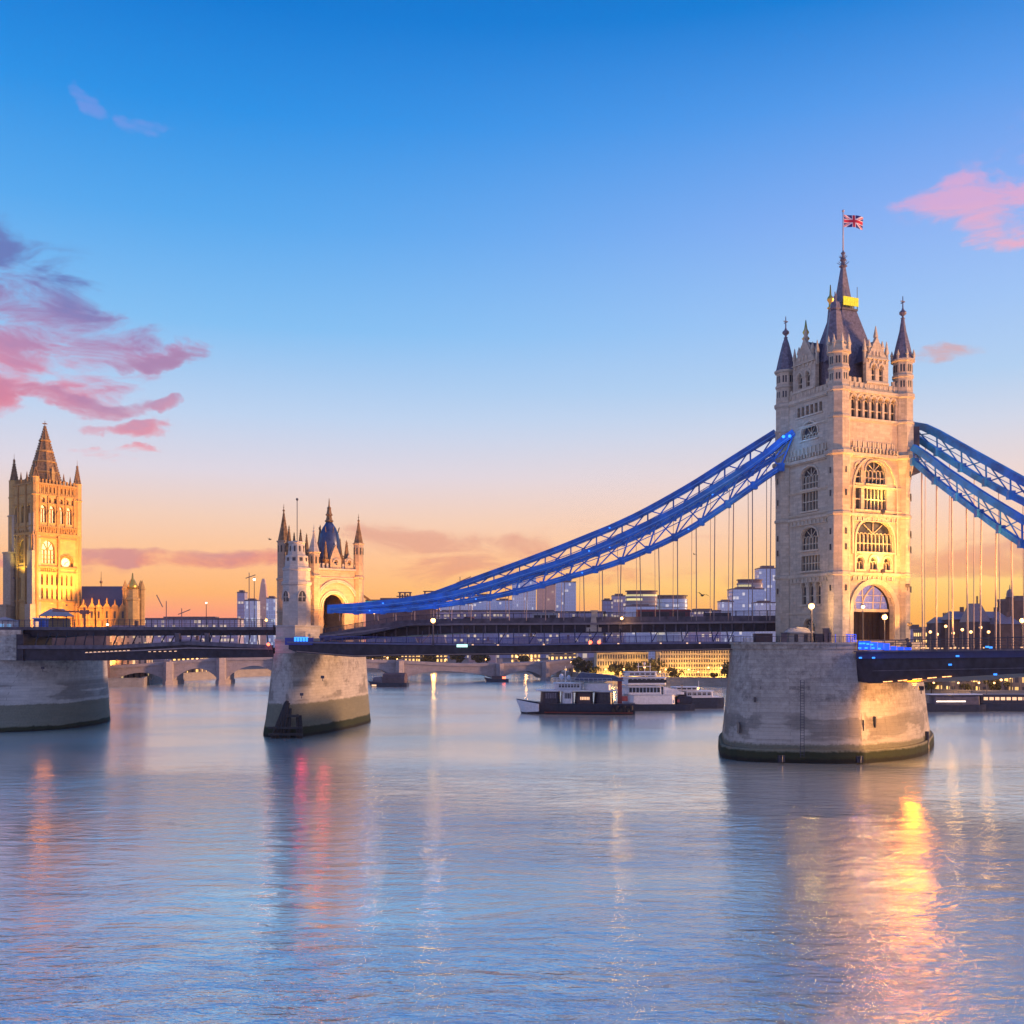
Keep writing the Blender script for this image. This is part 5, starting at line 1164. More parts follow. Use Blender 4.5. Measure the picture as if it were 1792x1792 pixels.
# gatehouse
def gw(lx, ly, lz): v = Matrix.Rotation(GP-math.pi/2, 3, 'Z') @ Vector((lx, ly, lz)); return Vector((gc.x+v.x, gc.y+v.y, g0+v.z))
flood('floodlight on the upper deck aimed at the gatehouse arch', gw(GD/2+11, 2, 5), gw(GD/2, .5, 14), 16000, 90)
flood('floodlight low beside the gatehouse arch', gw(GD/2+8, -3, 5), gw(GD/2, 0, 24), 18000, 90)
flood('floodlight inside the gatehouse arch', gw(3, 0, 6), gw(GD/2, 0, 12), 2600, 130)
flood('floodlight behind the gatehouse on its left deck side', gw(-3, -B if False else -9.6, 6), gw(-6, -6, 24), 1500, 90)
# abbey
def aw(lx, ly, lz): v = Matrix.Rotation(AP-math.pi/2, 3, 'Z') @ Vector((lx, ly, lz)); return Vector((ac.x+v.x, ac.y+v.y, v.z))
Aa, Ba = ADp/2, AW/2
flood('floodlight in the abbey forecourt, left one', aw(Aa+26, -6, 10), aw(Aa, -3, 50), 140000, 100, size=1.5)
flood('floodlight in the abbey forecourt, right one', aw(Aa+26, 8, 10), aw(Aa, 3, 75), 240000, 100, size=1.5)
flood('floodlight on the abbey roof band', aw(Aa+7, 0, 36), aw(Aa, 0, 62), 40000, 120, size=1)
flood('floodlight in the abbey forecourt aimed at the spire', aw(Aa+40, 0, 12), aw(0, 0, 105), 500000, 60, size=1.5)
flood('floodlight beside the abbey side wall', aw(2, -Ba-5, 48), aw(0, -Ba, 68), 9000, 100, (1, .75, .1), size=1)
for i, (px, lab) in enumerate(((150, 'left'), (185, 'middle'), (220, 'right'))):
    flood('floodlight before the abbey hall, %s one of three' % lab, (X(px, 455), 455, 8), (X(px, HD), HD, 24), 26000, 120, size=1)
# blue accent lamps washing the chains
for i, px in enumerate((640, 760)):
    q = line_pts([(px, interp(low_c, px)+9)], (X(1385, 179), 179), (X(575, 209), 209))[0]
    lamp_light('chain_wash_light', (q.x, q.y, q.z), 120, (.02, .25, 1), .5)
lamp_light('chain_top_light', P(1376, 768, 178.5), 260, (.05, .35, 1), .4)
lamp_light('panel_wash_light', line_pts([(1528, 1131)], *PRl)[0]+Vector((-1.2, -1.2, 0)), 120, (.02, .15, 1), .8)
mb = MB(); q = P(1377, 764, 180.6); mb.ball(q.x-.6, q.y, q.z, .28); mb.ball(q.x+.5, q.y, q.z+.1, .28); o = mb.build('chain_lamp', M['led_w']); tag(o, 'pair of bright blue lamps where the near chain meets the tall tower', 'lamp')

def vehicle(kind, label, px, d, z0, rz_, body, L_, h_, wd=2.2):
    t = thing(kind, label, 'vehicle', (X(px, d), d, z0), rz_, 'traffic on the decks')
    mb = MB()
    if kind == 'parked_car': mb.hexa([(-L_/2, -wd/2, .35), (L_/2, -wd/2, .35), (L_/2, wd/2, .35), (-L_/2, wd/2, .35)], [(-L_/2, -wd/2, .95), (L_/2, -wd/2, .9), (L_/2, wd/2, .9), (-L_/2, wd/2, .95)]); mb.hexa([(-L_*.32, -wd/2+.05, .95), (L_*.3, -wd/2+.05, .95), (L_*.3, wd/2-.05, .95), (-L_*.32, wd/2-.05, .95)], [(-L_*.2, -wd/2+.25, h_), (L_*.16, -wd/2+.25, h_), (L_*.16, wd/2-.25, h_), (-L_*.2, wd/2-.25, h_)])
    else: mb.box(-L_/2, L_/2, -wd/2, wd/2, .4, h_)
    mb.build('body', body, t)
    for sx in (-L_*.32, L_*.32):
        for sy in (-1, 1): mb = MB(); mb.rod((sx, sy*(wd/2-.05), .4), (sx, sy*(wd/2+.06), .4), .4, 10); mb.build('wheel', M['feather'], t)
    for i in range(3 if kind != 'parked_car' else 1):
        mb = MB(); a = -L_*.42+i*L_*.29; mb.box(*((a, a+L_*.25, -wd/2-.03, wd/2+.03, h_*.5, h_*.8) if kind != 'parked_car' else (-L_*.2, L_*.16, -wd/2+.08, wd/2-.08, 1.05, h_-.12))); mb.build('window', M['glass'], t)
    for sy in (-.7, .7): mb = MB(); mb.box(-L_/2-.04, -L_/2+.02, sy-.16, sy+.16, .6, .85); mb.build('headlight', M['glow_w'], t)
    return t
du = lambda px: line_pts([(px, 1090)], *PU)[0]
for kind, label, px, bm_, L_, h_ in (('parked_car', 'dark car on the upper deck beside the grey pylon', 1010, 'hull', 4.4, 1.5), ('delivery_van', 'white van on the upper deck left of the grey pylon', 955, 'white', 5.4, 2.3), ('parked_car', 'dark red car on the upper deck right of the orange lamp', 822, 'red', 4.3, 1.5), ('delivery_van', 'grey van on the upper deck near the tall tower', 1255, 'steel_l', 5.2, 2.2), ('bus', 'dark red single-deck bus on the upper deck under the hangers', 1160, 'red', 10.5, 2.9)):
    q = du(px); vehicle(kind, label, px, q.y+4.5, q.z-.2, R(-8), M[bm_], L_, h_)
# ------------------------------------------------------------ low stone river bridge far off
rb = thing('river_bridge', 'low multi-arched stone road bridge far off beneath the decks', 'bridge', (X(700, 520), 520, 0))
DB0, DB1 = (X(187, 452), 452), (X(1065, 520), 520)
pierpx = [187, 296, 388, 500, 600, 700, 875, 955, 1050]; decktop = [(187, 1168), (296, 1160), (388, 1153), (500, 1151), (700, 1158), (800, 1163), (875, 1163), (955, 1160), (1065, 1150)]
def bd(px): k = (px-HX)/F; t = (k*DB0[1]-DB0[0])/((DB1[0]-DB0[0])-k*(DB1[1]-DB0[1])); return DB0[1]+(DB1[1]-DB0[1])*t
mb = MB(); slab(mb, [(a, b_-2) for a, b_ in decktop], [(a, b_+3) for a, b_ in decktop], (DB0, DB1), 14, -.6); mb.build('parapet', M['rbridge'], rb, True)
for a, b_ in zip(pierpx, pierpx[1:]):
    xs = [a+4+(b_-a-8)*i/14 for i in range(15)]; lo = []; hi = []
    for i, x_ in enumerate(xs):
        s_ = math.sin(math.pi*i/14)**.75; d = bd(x_); zt_ = Z(interp(decktop, x_), d)-1.0; cr = zt_-2.4; lo.append((x_, HY+(EZ-(1.0+(cr-1.0)*s_))*F/d)); hi.append((x_, interp(decktop, x_)+2.8))
    mb = MB(); slab(mb, hi, lo, (DB0, DB1), 12, 0, step=6); mb.build('arch_span', M['rbridge'], rb, True)
for a in pierpx[1:]:
    d = bd(a); x_ = X(a, d); w_ = 1.9; mb = MB(); h_ = Z(interp(decktop, a), d)
    mb.prism([(x_-w_, d-2), (x_, d-4), (x_+w_, d-2), (x_+w_, d+14), (x_-w_, d+14)], -2, h_+.5); mb.prism([(x_-w_-.4, d-2), (x_, d-4.8), (x_+w_+.4, d-2), (x_+w_+.4, d+14), (x_-w_-.4, d+14)], -2, 1.8)
    mb.prism([(x_-1.2, d-2.8), (x_+1.2, d-2.8), (x_+1.2, d-.6), (x_-1.2, d-.6)], h_+.5, h_+3.0 if a in (875,) else h_+1.2); mb.build('pier', M['rbridge'], rb, True)

# ------------------------------------------------------------ buildings on the far side
def block(name, label, px0, px1, ytop, d, mat_, depth=None, group=None, parts=None, zb=2.0, rot=0.0, roof='plant', ybot=None):
    x0, x1 = X(px0, d), X(px1, d); cx = (x0+x1)/2; w_ = x1-x0; depth = depth or max(12, w_*.8); h = Z(ytop, d)-zb
    t = thing(name, label, 'building', (cx, d+depth/2, zb), rot, group)
    mb = MB(); mb.box(-w_/2, w_/2, -depth/2, depth/2, 0, h); mb.build('wall', mat_, t)
    if roof == 'plant':
        mb = MB(); mb.box(-w_*.3, w_*.25, -depth*.3, depth*.3, h, h+max(1.6, h*.03)); mb.box(-w_/2-.2, w_/2+.2, -depth/2-.2, depth/2+.2, h-.8, h+.3); mb.build('roof', M['steel_l'], t)
    elif roof == 'gable':
        r = min(w_, depth)*.42; mb = MB(); a, b_ = w_/2+.4, depth/2+.4; mb.add([(-a, -b_, h), (a, -b_, h), (a, b_, h), (-a, b_, h), (-a*.75, 0, h+r), (a*.75, 0, h+r)], [(0, 1, 5, 4), (1, 2, 5), (2, 3, 4, 5), (3, 0, 4), (3, 2, 1, 0)]); mb.build('roof', M['slate'], t)
        mb = MB(); mb.box(a*.3, a*.3+1.4, -.7, .7, h+r*.4, h+r+2); mb.build('chimney', M['dark_wall'], t)
    elif roof == 'pyramid':
        mb = MB(); a, b_ = w_/2, depth/2; mb.prism([(-a, -b_), (a, -b_), (a, b_), (-a, b_)], h, h*1.0+roofh, [(-a*.15, -b_*.15), (a*.15, -b_*.15), (a*.15, b_*.15), (-a*.15, b_*.15)]); mb.build('roof', mat_, t)
    return t, cx, w_, depth, h
roofh = 20
G1 = facade('blue_curtain_wall', (.34, .50, .80), (.42, .62, .95), 3.0, 3.8, .8, .75, .10, (1, .85, .6), .8, .25, .3, 1)
G2 = facade('pale_curtain_wall', (.52, .66, .90), (.58, .74, .98), 2.4, 4.0, .7, .8, .14, (.9, .95, 1), .6, .2, .3, 2)
G3 = facade('mauve_curtain_wall', (.34, .32, .50), (.34, .38, .62), 3.2, 4.0, .7, .6, .25, (1, .75, .35), .9, .3, .2, 3)
G4 = facade('banded_office_wall', (.36, .34, .40), (.24, .28, .36), 9.0, 4.2, .97, .5, .42, (1, .82, .22), 1.1, .3, .1, 4)
G5 = facade('peach_wall', (.62, .42, .36), (.60, .40, .36), 5, 4.5, .5, .5, .02, (1, .8, .5), .5, .5, 0, 5)
FB = facade('riverside_lit_wall', (.26, .20, .17), (.06, .06, .08), 2.4, 3.2, .5, .55, .72, (1, .56, .16), 1.9, .4, 0, 6)
FC_ = facade('classical_lit_wall', (.46, .38, .33), (.10, .09, .10), 2.6, 6.0, .38, .7, .25, (1, .68, .32), 1.2, .5, 0, 7)
for (nm, lb_, a, b_, yt, d, mt, rf) in (
    ('office_tower', 'slim lilac office slab just left of the gatehouse', 415, 428, 1036, 1100, G3, 'plant'),
    ('office_tower', 'pale blue mid-rise left of the gatehouse beside the lilac slab', 428, 450, 1050, 1000, G2, 'plant'),
    ('office_tower', 'pale blue block hidden partly by the gatehouse left turret', 466, 482, 1046, 1050, G2, 'plant'),
    ('office_tower', 'pale blue office tower behind the middle of the left chain', 826, 868, 1042, 1200, G1, 'plant'),
    ('office_tower', 'wide low blue office block beneath the left chain', 770, 826, 1056, 1150, G2, 'plant'),
    ('office_tower', 'tall pale blue tower behind the lattice of the left chain', 896, 938, 1004, 1300, G2, 'plant'),
    ('office_tower', 'low blue block between the blue tower and the peach block', 868, 896, 1050, 1250, G1, 'plant'),
    ('office_tower', 'tall blue glass tower right of the peach block, top just below the chain', 973, 1008, 1018, 1250, G1, 'plant'),
    ('office_block', 'narrow mauve block right of the grey deck pylon', 1055, 1072, 1050, 1000, G3, 'plant'),
    ('office_block', 'mauve block with lit corner beside the yellow-banded office', 1072, 1097, 1042, 1050, G3, 'plant'),
    ('office_block', 'low blue glass block beside the yellow-banded office', 1096, 1150, 1060, 950, G1, 'plant'),
    ('office_block', 'small stepped pale block left of the tower-side glass offices', 1260, 1284, 1052, 960, G2, 'plant'),
    ('office_block', 'blue glass office with banded floors left of the tall bridge tower', 1282, 1337, 1030, 1000, G1, 'plant'),
    ('office_tower', 'tall blue slab tower directly left of the tall bridge tower', 1328, 1366, 994, 1150, G1, 'plant'),
    ('office_block', 'bright pale glass block at the foot of the offices by the tall tower', 1322, 1360, 1054, 900, G2, 'plant'),
    ):
    block(nm, lb_, a, b_, yt, d, mt, group='distant city blocks', roof=rf)
block('office_tower', 'plain peach-coloured tower block under the left chain', 940, 972, 1022, 1200, G5, group='distant city blocks')
# pointed tower
t, cx, w_, dp, h = block('office_tower', 'pink tapering pointed tower left of the gatehouse', 452, 467, 1058, 1500, G5, group='distant city blocks', roof=None)
mb = MB(); a = w_/2; mb.prism(sq(a), h, h+30, sq(a*.55)); mb.prism(sq(a*.55), h+30, h+38, sq(a*.3)); mb.build('roof', G5, t)
# curved office with yellow bands
def curved(label, px0, px1, ytop, d, mt, capm, tilt=0):
    x0, x1 = X(px0, d), X(px1, d); w_ = x1-x0; cx = (x0+x1)/2; h = Z(ytop, d)-2; t = thing('office_block', label, 'building', (cx, d+w_*.3, 2), 0, 'distant city blocks')
    pts = [(w_/2*math.cos(2*math.pi*i/40)*1.0, w_*.3*math.sin(2*math.pi*i/40)) for i in range(40)]; sgn = lambda v: (abs(v)**.6)*(1 if v > 0 else -1)
    pts = [(w_/2*sgn(math.cos(2*math.pi*i/40)), w_*.3*sgn(math.sin(2*math.pi*i/40))) for i in range(40)]
    mb = MB(); mb.prism(pts, 0, h); mb.build('wall', mt, t)
    mb = MB()
    for k in range(int(h/4.2)): mb.prism(scale_poly(pts, 1.015, (0, 0)), k*4.2+3.6, k*4.2+4.0)
    mb.build('floor_band', capm, t); mb = MB(); mb.prism(scale_poly(pts, .93, (0, 0)), h, h+3); mb.prism(scale_poly(pts, 1.03, (0, 0)), h+3, h+3.8); mb.build('roof', capm, t); return t
curved('rounded office building with glowing yellow floor bands beneath the left hangers', 1097, 1152, 1040, 980, G4, M['scaff'])
curved('rounded blue glass office right of the yellow-banded one', 1148, 1205, 1048, 1000, G1, M['steel_l'])
curved('round-topped office drum with a warm-lit roof band near the tall tower', 1293, 1337, 1020, 1050, G4, M['scaff'])
block('terrace', 'long low dark terrace under the hangers between two office groups', 1205, 1262, 1068, 900, G3, depth=20, group='distant city blocks')
# construction frames and cranes
for i, (px, yy, ww, d, lb_) in enumerate(((708, 1036, 18, 700, 'left of the two scaffolded frames above the left chain end'), (755, 1034, 24, 700, 'right of the two scaffolded frames above the left chain end'))):
    t = thing('scaffold_frame', 'dark unfinished building frame, '+lb_, 'building', (X(px, d), d, 2), 0, 'unfinished frames'); h = Z(yy, d)-2; w_ = ww/F*d; mb = MB()
    for a in range(5):
        for b_ in (0, 5): mb.box(-w_/2+a*w_/4-.3, -w_/2+a*w_/4+.3, b_-.3, b_+.3, 0, h-(a % 2)*1.5)
    mb.build('column', M['scaff'], t); mb = MB()
    for k in range(7): mb.box(-w_/2-1-(k % 3), w_/2+1, -.5, 5.5, h-k*2.6-.5, h-k*2.6)
    mb.build('floor_slab', M['scaff'], t)
block('terrace', 'low dark roofline between the gatehouse and the left chain end', 640, 760, 1050, 720, M['scaff'], depth=20, group='distant city blocks')
block('terrace', 'hazy low roofline behind the left deck', 250, 416, 1082, 900, G3, depth=20, group='distant city blocks')
block('terrace', 'hazy low roofline behind the upper deck lamp', 700, 1060, 1070, 1000, G3, depth=30, group='distant city blocks')
for i, (px, yt, d, lean, lb_) in enumerate(((436, 1008, 900, 1, 'thin tower crane left of the gatehouse'), (805, 1016, 800, 3, 'thin crane behind the left chain'), (291, 1058, 850, -8, 'small crane on the skyline between abbey and gatehouse'), (318, 1071, 850, 2, 'small mast on the skyline right of the small crane'))):
    t = thing('tower_crane', lb_, 'crane', (X(px, d), d, 2), 0, 'cranes on the skyline'); h = Z(yt, d)-2; mb = MB(); mb.bar((0, 0, 0), (0, 0, h), .55); mb.build('mast', M['scaff'], t)
    mb = MB(); mb.bar((-3, 0, h-2), (lean*1.5+4, 0, h+abs(lean)), .6); mb.bar((0, 0, h), (0, 0, h+3), .5); mb.build('jib', M['scaff'], t)
mb = MB(); mb.bar(P(635, 1042, 240), P(655, 1056, 240), .5); mb.bar(P(655, 1056, 240), P(700, 1052, 240), .3); tag(mb.build('stay_cable', M['spire']), 'brown stay bar sloping from the gatehouse right turret down to the chain', 'stay')

# floodlit riverside palace blocks (below the decks)
def palace(label, px0, px1, ytop, ybot, d, cols, rows_, lit):
    x0, x1 = X(px0, d), X(px1, d); w_ = x1-x0; zb, zt_ = 1.5, Z(ytop, d); h = zt_-zb; t = thing('riverside_palace', label, 'building', ((x0+x1)/2, d+9, zb), 0, 'floodlit palaces on the far bank')
    mb = MB(); mb.box(-w_/2, w_/2, -8.6, 8.6, 0, h); mb.build('wall', M['yellowwall'], t)
    mb = MB(); mb.box(-w_/2-.3, w_/2+.3, -9, 9, h, h+.5); mb.box(-w_/2, w_/2, -8.9, -8.6, h*.33, h*.33+.3)
    for i in range(cols+1): xx = -w_/2+w_*i/cols; mb.box(xx-.12, xx+.12, -8.8, -8.6, 0, h)
    mb.build('cornice', M['yellowwall'], t); cnt = 0; cw, rh = w_/cols, h/rows_; rest = MB(); one = None
    for r in range(rows_):
        for c_ in range(cols):
            cx_, cz_ = -w_/2+cw*(c_+.5), rh*(r+.5)
            if cnt < 100:
                if one is None: mb = MB(); mb.box(-cw*.24, cw*.24, -.06, .06, -rh*.3, rh*.3); one = mb.build('window', M['glass'], t); one.location = (cx_, -8.66, cz_)
                else: o = one.copy(); COL.objects.link(o); o.parent = t; o.location = (cx_, -8.66, cz_)
                cnt += 1
            else: rest.box(cx_-cw*.24, cx_+cw*.24, -8.72, -8.6, cz_-rh*.3, cz_+rh*.3)
    if rest.v: rest.build('window_grid', M['glass'], t, kind='stuff')
    mb = MB(); mb.box(-w_/2+1, w_/2-1, -7, 7, h+.5, h+1.6); mb.build('roof', M['slate'], t)
    k = max(2, int(w_/14))
    for i in range(k): lamp_light('palace_flood', ((x0+x1)/2-w_/2+w_*(i+.5)/k, d-6.5, 3.5), lit, (1, .55, .12), 1)
palace('floodlit amber riverside palace behind the white ferry, left block', 1045, 1134, 1143, 1195, 468, 20, 4, 9000)
palace('taller floodlit amber riverside palace between the ferries and the near pier', 1156, 1288, 1137, 1205, 458, 30, 7, 10000)
# classical block left and warehouses
block('terrace', 'long mauve screen block added in front of the floodlit abbey foot', -260, 186, 1107, 441, M['dark_wall'], depth=4, group='riverside buildings')  # added to hide the bright abbey base seen between the decks
t, *_ = block('riverside_hall', 'pale columned riverside building behind the left pier under the deck', 182, 256, 1107, 462, FC_, depth=8, group='riverside buildings', roof='gable')
block('riverside_hall', 'amber-lit riverside building right of the columned one', 300, 350, 1140, 545, FB, depth=20, group='riverside buildings', roof='gable')
random.seed(21)
for i, (a, b_, yt, d, lb_) in enumerate(((640, 672, 1128, 660, 'amber-lit riverside block right of the middle pier'), (672, 730, 1132, 670, 'wide amber-lit riverside block behind the black barge'), (732, 780, 1130, 665, 'lit riverside block behind the river bridge left arches'), (820, 868, 1140, 670, 'dim riverside block behind the river bridge crown'), (895, 945, 1134, 640, 'amber riverside block behind the river bridge right arches'), (962, 1010, 1138, 560, 'amber riverside block right of the river bridge end'), (1012, 1046, 1138, 520, 'mauve riverside block left of the floodlit palace'))):
    block('warehouse', lb_, a, b_, yt, d, FB if i not in (3, 6) else G3, depth=18, group='riverside buildings', roof='gable')
# right bank
for i, (a, b_, yt, d, rf, mt, lb_) in enumerate(((1608, 1660, 1182, 352, 'plant', FB, 'low lit riverside building just right of the near pier'), (1662, 1712, 1180, 345, 'gable', FB, 'brightly lit glass-fronted riverside building under the right deck'), (1714, 1770, 1184, 342, 'gable', FB, 'lit riverside building right of the glass-fronted one'), (1772, 1850, 1172, 340, 'plant', FB, 'lit riverside building at the right picture edge'),
    (1596, 1618, 1098, 560, 'plant', G3, 'low hazy block just right of the tall tower'), (1620, 1648, 1102, 520, 'plant', FB, 'low amber-lit block behind the right deck'), (1646, 1672, 1090, 480, 'gable', M['dark_wall'], 'dark gabled house behind the right deck'), (1670, 1706, 1084, 470, 'gable', M['dark_wall'], 'dark long-roofed house left of the steep-roofed hall'), (1734, 1764, 1082, 480, 'gable', M['dark_wall'], 'dark low house right of the steep-roofed hall'))):
    block('riverside_house', lb_, a, b_, yt, d, mt, depth=16, group='right bank houses', roof=rf)
t, cx, w_, dp, h = block('steep_roofed_hall', 'dark hall with a tall steep roof and chimney on the right skyline', 1703, 1734, 1088, 450, M['dark_wall'], depth=14, roof=None, group='right bank houses')
mb = MB(); a = w_/2; mb.prism([(-a, -7), (a, -7), (a, 7), (-a, 7)], h, h+8.2, [(-a*.62, -1.2), (a*.55, -1.2), (a*.55, 1.2), (-a*.62, 1.2)]); mb.build('roof', M['slate'], t); mb = MB(); mb.box(a*.2, a*.2+.5, -.3, .3, h+8, h+11.5); mb.build('chimney', M['dark_wall'], t)
t, cx, w_, dp, h = block('domed_tower', 'slender domed clock tower on the right skyline', 1765, 1775, 1046, 470, M['dark_wall'], depth=3, roof=None, group='right bank houses')
mb = MB(); mb.lathe(0, 0, [(1.7, h), (1.9, h+.4), (1.5, h+.6), (1.5, h+1.8), (1.2, h+3.2), (.3, h+4), (.1, h+6)], 8); mb.build('dome', M['slate'], t)
block('riverside_house', 'dark flat-topped mass at the right picture edge behind the domed tower', 1770, 1830, 1048, 490, M['dark_wall'], depth=14, group='right bank houses')
t, cx, w_, dp, h = block('riverside_house', 'dark house with steep gabled front left of the flat-topped mass', 1752, 1786, 1092, 440, M['dark_wall'], depth=14, roof='gable', group='right bank houses')

# ------------------------------------------------------------ trees on the banks
def make_tree(label, seed, h):
    rnd = random.Random(seed); root = thing('tree', label, 'tree', (0, 0, 0), 0, 'trees on the far bank')
    mb = MB(); mb.rod((0, 0, 0), (0, 0, h*.45), .35, 6, .2)
    for k in range(5): a = k*1.26; mb.rod((0, 0, h*(.3+.04*k)), (h*.22*math.cos(a), h*.22*math.sin(a), h*(.55+.05*k)), .15, 4, .05)
    mb.build('trunk', M['bark'], root)
    mb = MB(); cl = [(rnd.gauss(0, h*.17), rnd.gauss(0, h*.17), h*.62+rnd.gauss(0, h*.14), h*rnd.uniform(.09, .16)) for _ in range(16)]
    for (cx, cy, cz, r) in cl:
        for _ in range(70):
            v = Vector((rnd.gauss(0, 1), rnd.gauss(0, 1), rnd.gauss(0, 1))).normalized()*r*rnd.uniform(.6, 1.15)+Vector((cx, cy, cz))
            a = Vector((rnd.gauss(0, 1), rnd.gauss(0, 1), rnd.gauss(0, 1))).normalized()*.33; b_ = a.cross(Vector((rnd.gauss(0, 1), rnd.gauss(0, 1), rnd.gauss(0, 1)))).normalized()*.33
            mb.add([v-a-b_, v+a-b_, v+a+b_, v-a+b_], [(0, 1, 2, 3)])
    mb.build('crown', M['leaf'], root); return root
tr0 = make_tree('bushy tree before the left half of the floodlit palace', 1, 8); tr1 = make_tree('taller tree between the two floodlit palaces', 2, 10)
tr0.location = (X(1075, 462), 462, 2.4); tr1.location = (X(1142, 460), 460, 2.4)
for k, (px, d, s_, lb_) in enumerate(((1100, 460, .8, 'small tree behind the white ferry mast'), (1122, 458, 1.0, 'round tree at the right end of the left palace'), (1180, 450, .6, 'low tree before the taller palace, left end'), (1275, 446, .9, 'tree beside the near pier before the taller palace'), (1292, 444, 1.1, 'tree tucked behind the near pier edge'), (1250, 448, .5, 'small shrub-like tree before the taller palace'), (1018, 500, 1.0, 'tree above the dark ferry stern'), (1040, 470, .8, 'tree at the left corner of the left palace'),
    (655, 655, 1.2, 'tree right of the middle pier behind the barge'), (690, 660, 1.3, 'broad tree above the black barge'), (750, 655, 1.2, 'tree behind the left arches of the river bridge'), (800, 655, 1.6, 'large dim tree behind the crown of the river bridge'), (840, 655, 1.5, 'large dim tree right of the bridge crown'), (918, 630, 1.2, 'tree behind the right arches of the river bridge'),
    (205, 470, .5, 'low tree at the foot of the columned building, left'), (240, 475, .6, 'low tree at the foot of the columned building, middle'), (270, 480, .6, 'low tree at the foot of the columned building, right'), (330, 540, 1.0, 'tree before the amber-lit building left of the bridge tower'),
    (1630, 336, .7, 'tree beside the near pier on the right bank'), (1690, 334, .5, 'small tree before the glass-fronted building'), (1740, 334, .6, 'tree between two lit right-bank buildings'))):
    dup(tr0 if k % 2 else tr1, (X(px, d), d, 2.4), lb_, rz=k*1.7, scale=s_)

for i, px in enumerate((1070, 1110, 1145, 1215, 1272, 1660, 1720, 700, 760, 920)): lamp_light('bank_glow_light', (X(px, 452 if 1000 < px < 1300 else (331 if px > 1500 else 640)), 448 if 1000 < px < 1300 else (329 if px > 1500 else 634), 6.5), 1500 if px > 1500 else 3600, (1, .5, .12), 1)
# ------------------------------------------------------------ bank lamps (small globes on posts)
bl = thing('bank_lamp', 'tall glowing promenade lamp on the left bank before the columned building', 'street lamp', (X(265, 466), 466, 2.4), 0, 'promenade lamps along the banks')
mb = MB(); mb.rod((0, 0, 0), (0, 0, 9.0), .15, 6, .1); mb.build('pole', M['rail'], bl); mb = MB(); mb.ball(0, 0, 9.4, .75); mb.build('globe', M['glow'], bl)
spots = [(333, 540, 'before the amber building by the river bridge', 1.0), (345, 538, 'close to the first river bridge pier', .8), (190, 462, 'beside the left pier', .5), (660, 635, 'right of the middle pier', .9), (678, 638, 'above the black barge bow', .7), (712, 636, 'above the black barge stern', 1.0), (735, 634, 'behind the first river bridge arch', .9), (780, 632, 'left of the bridge crown', .6), (905, 615, 'right of the small bridge turret', .8), (930, 612, 'behind the bridge right end', .7), (1000, 505, 'above the dark ferry bow', .7),
    (1060, 452, 'at the left palace corner', .5), (1092, 452, 'before the left palace middle', .5), (1128, 450, 'between the palaces', .6), (1165, 450, 'at the taller palace left corner', .5), (1205, 448, 'before the taller palace middle', .5), (1240, 445, 'before the taller palace right half', .6), (1262, 440, 'right of the third ferry', .6), (1281, 438, 'just left of the near pier', .9),
    (1622, 334, 'just right of the near pier', .5), (1645, 333, 'second right of the near pier', .6), (1668, 332, 'before the glass-fronted building', .5), (1687, 332, 'near the small right-bank tree', .6), (1726, 332, 'between right-bank buildings', .7), (1752, 332, 'before the third right-bank building', .5), (1785, 331, 'near the right picture edge', .8)]
spots += [(1634, 333, 'between the near pier and the second right-bank lamp', .4), (1677, 332, 'just left of the small right-bank tree', .4), (1700, 332, 'right of the small right-bank tree', .5), (1713, 332, 'at the corner of the glass-fronted building', .4), (1740, 332, 'right of the middle lit right-bank building', .4), (1768, 331, 'left of the picture-edge building', .6), (1155, 449, 'right of the tree between the palaces', .4), (1222, 447, 'before the taller palace, two lamps left of the low shrub', .4), (652, 636, 'hard against the middle pier', .6), (695, 637, 'above the barge hold', .6), (850, 632, 'right of the bridge crown', .6), (942, 610, 'at the bridge right abutment', .6)]
for px, d, lb_, s_ in spots: dup(bl, (X(px, d), d, 2.4), 'glowing promenade lamp '+lb_, scale=s_)
for k, (px, d, yy, lb_) in enumerate(((1655, 430, 1096, 'left of the dark gabled houses'), (1668, 430, 1108, 'before the dark long-roofed house'), (1684, 430, 1102, 'before the steep-roofed hall, left'), (1699, 420, 1106, 'before the steep-roofed hall, middle'), (1716, 420, 1098, 'before the steep-roofed hall, right'), (1730, 430, 1106, 'right of the steep-roofed hall'), (1628, 440, 1106, 'near the tall tower'), (1640, 440, 1110, 'second from the tall tower'))):
    dup(bl, (X(px, d), d, Z(yy, d)-9.4*.8), 'warm street lamp on the right skyline '+lb_, scale=.8)

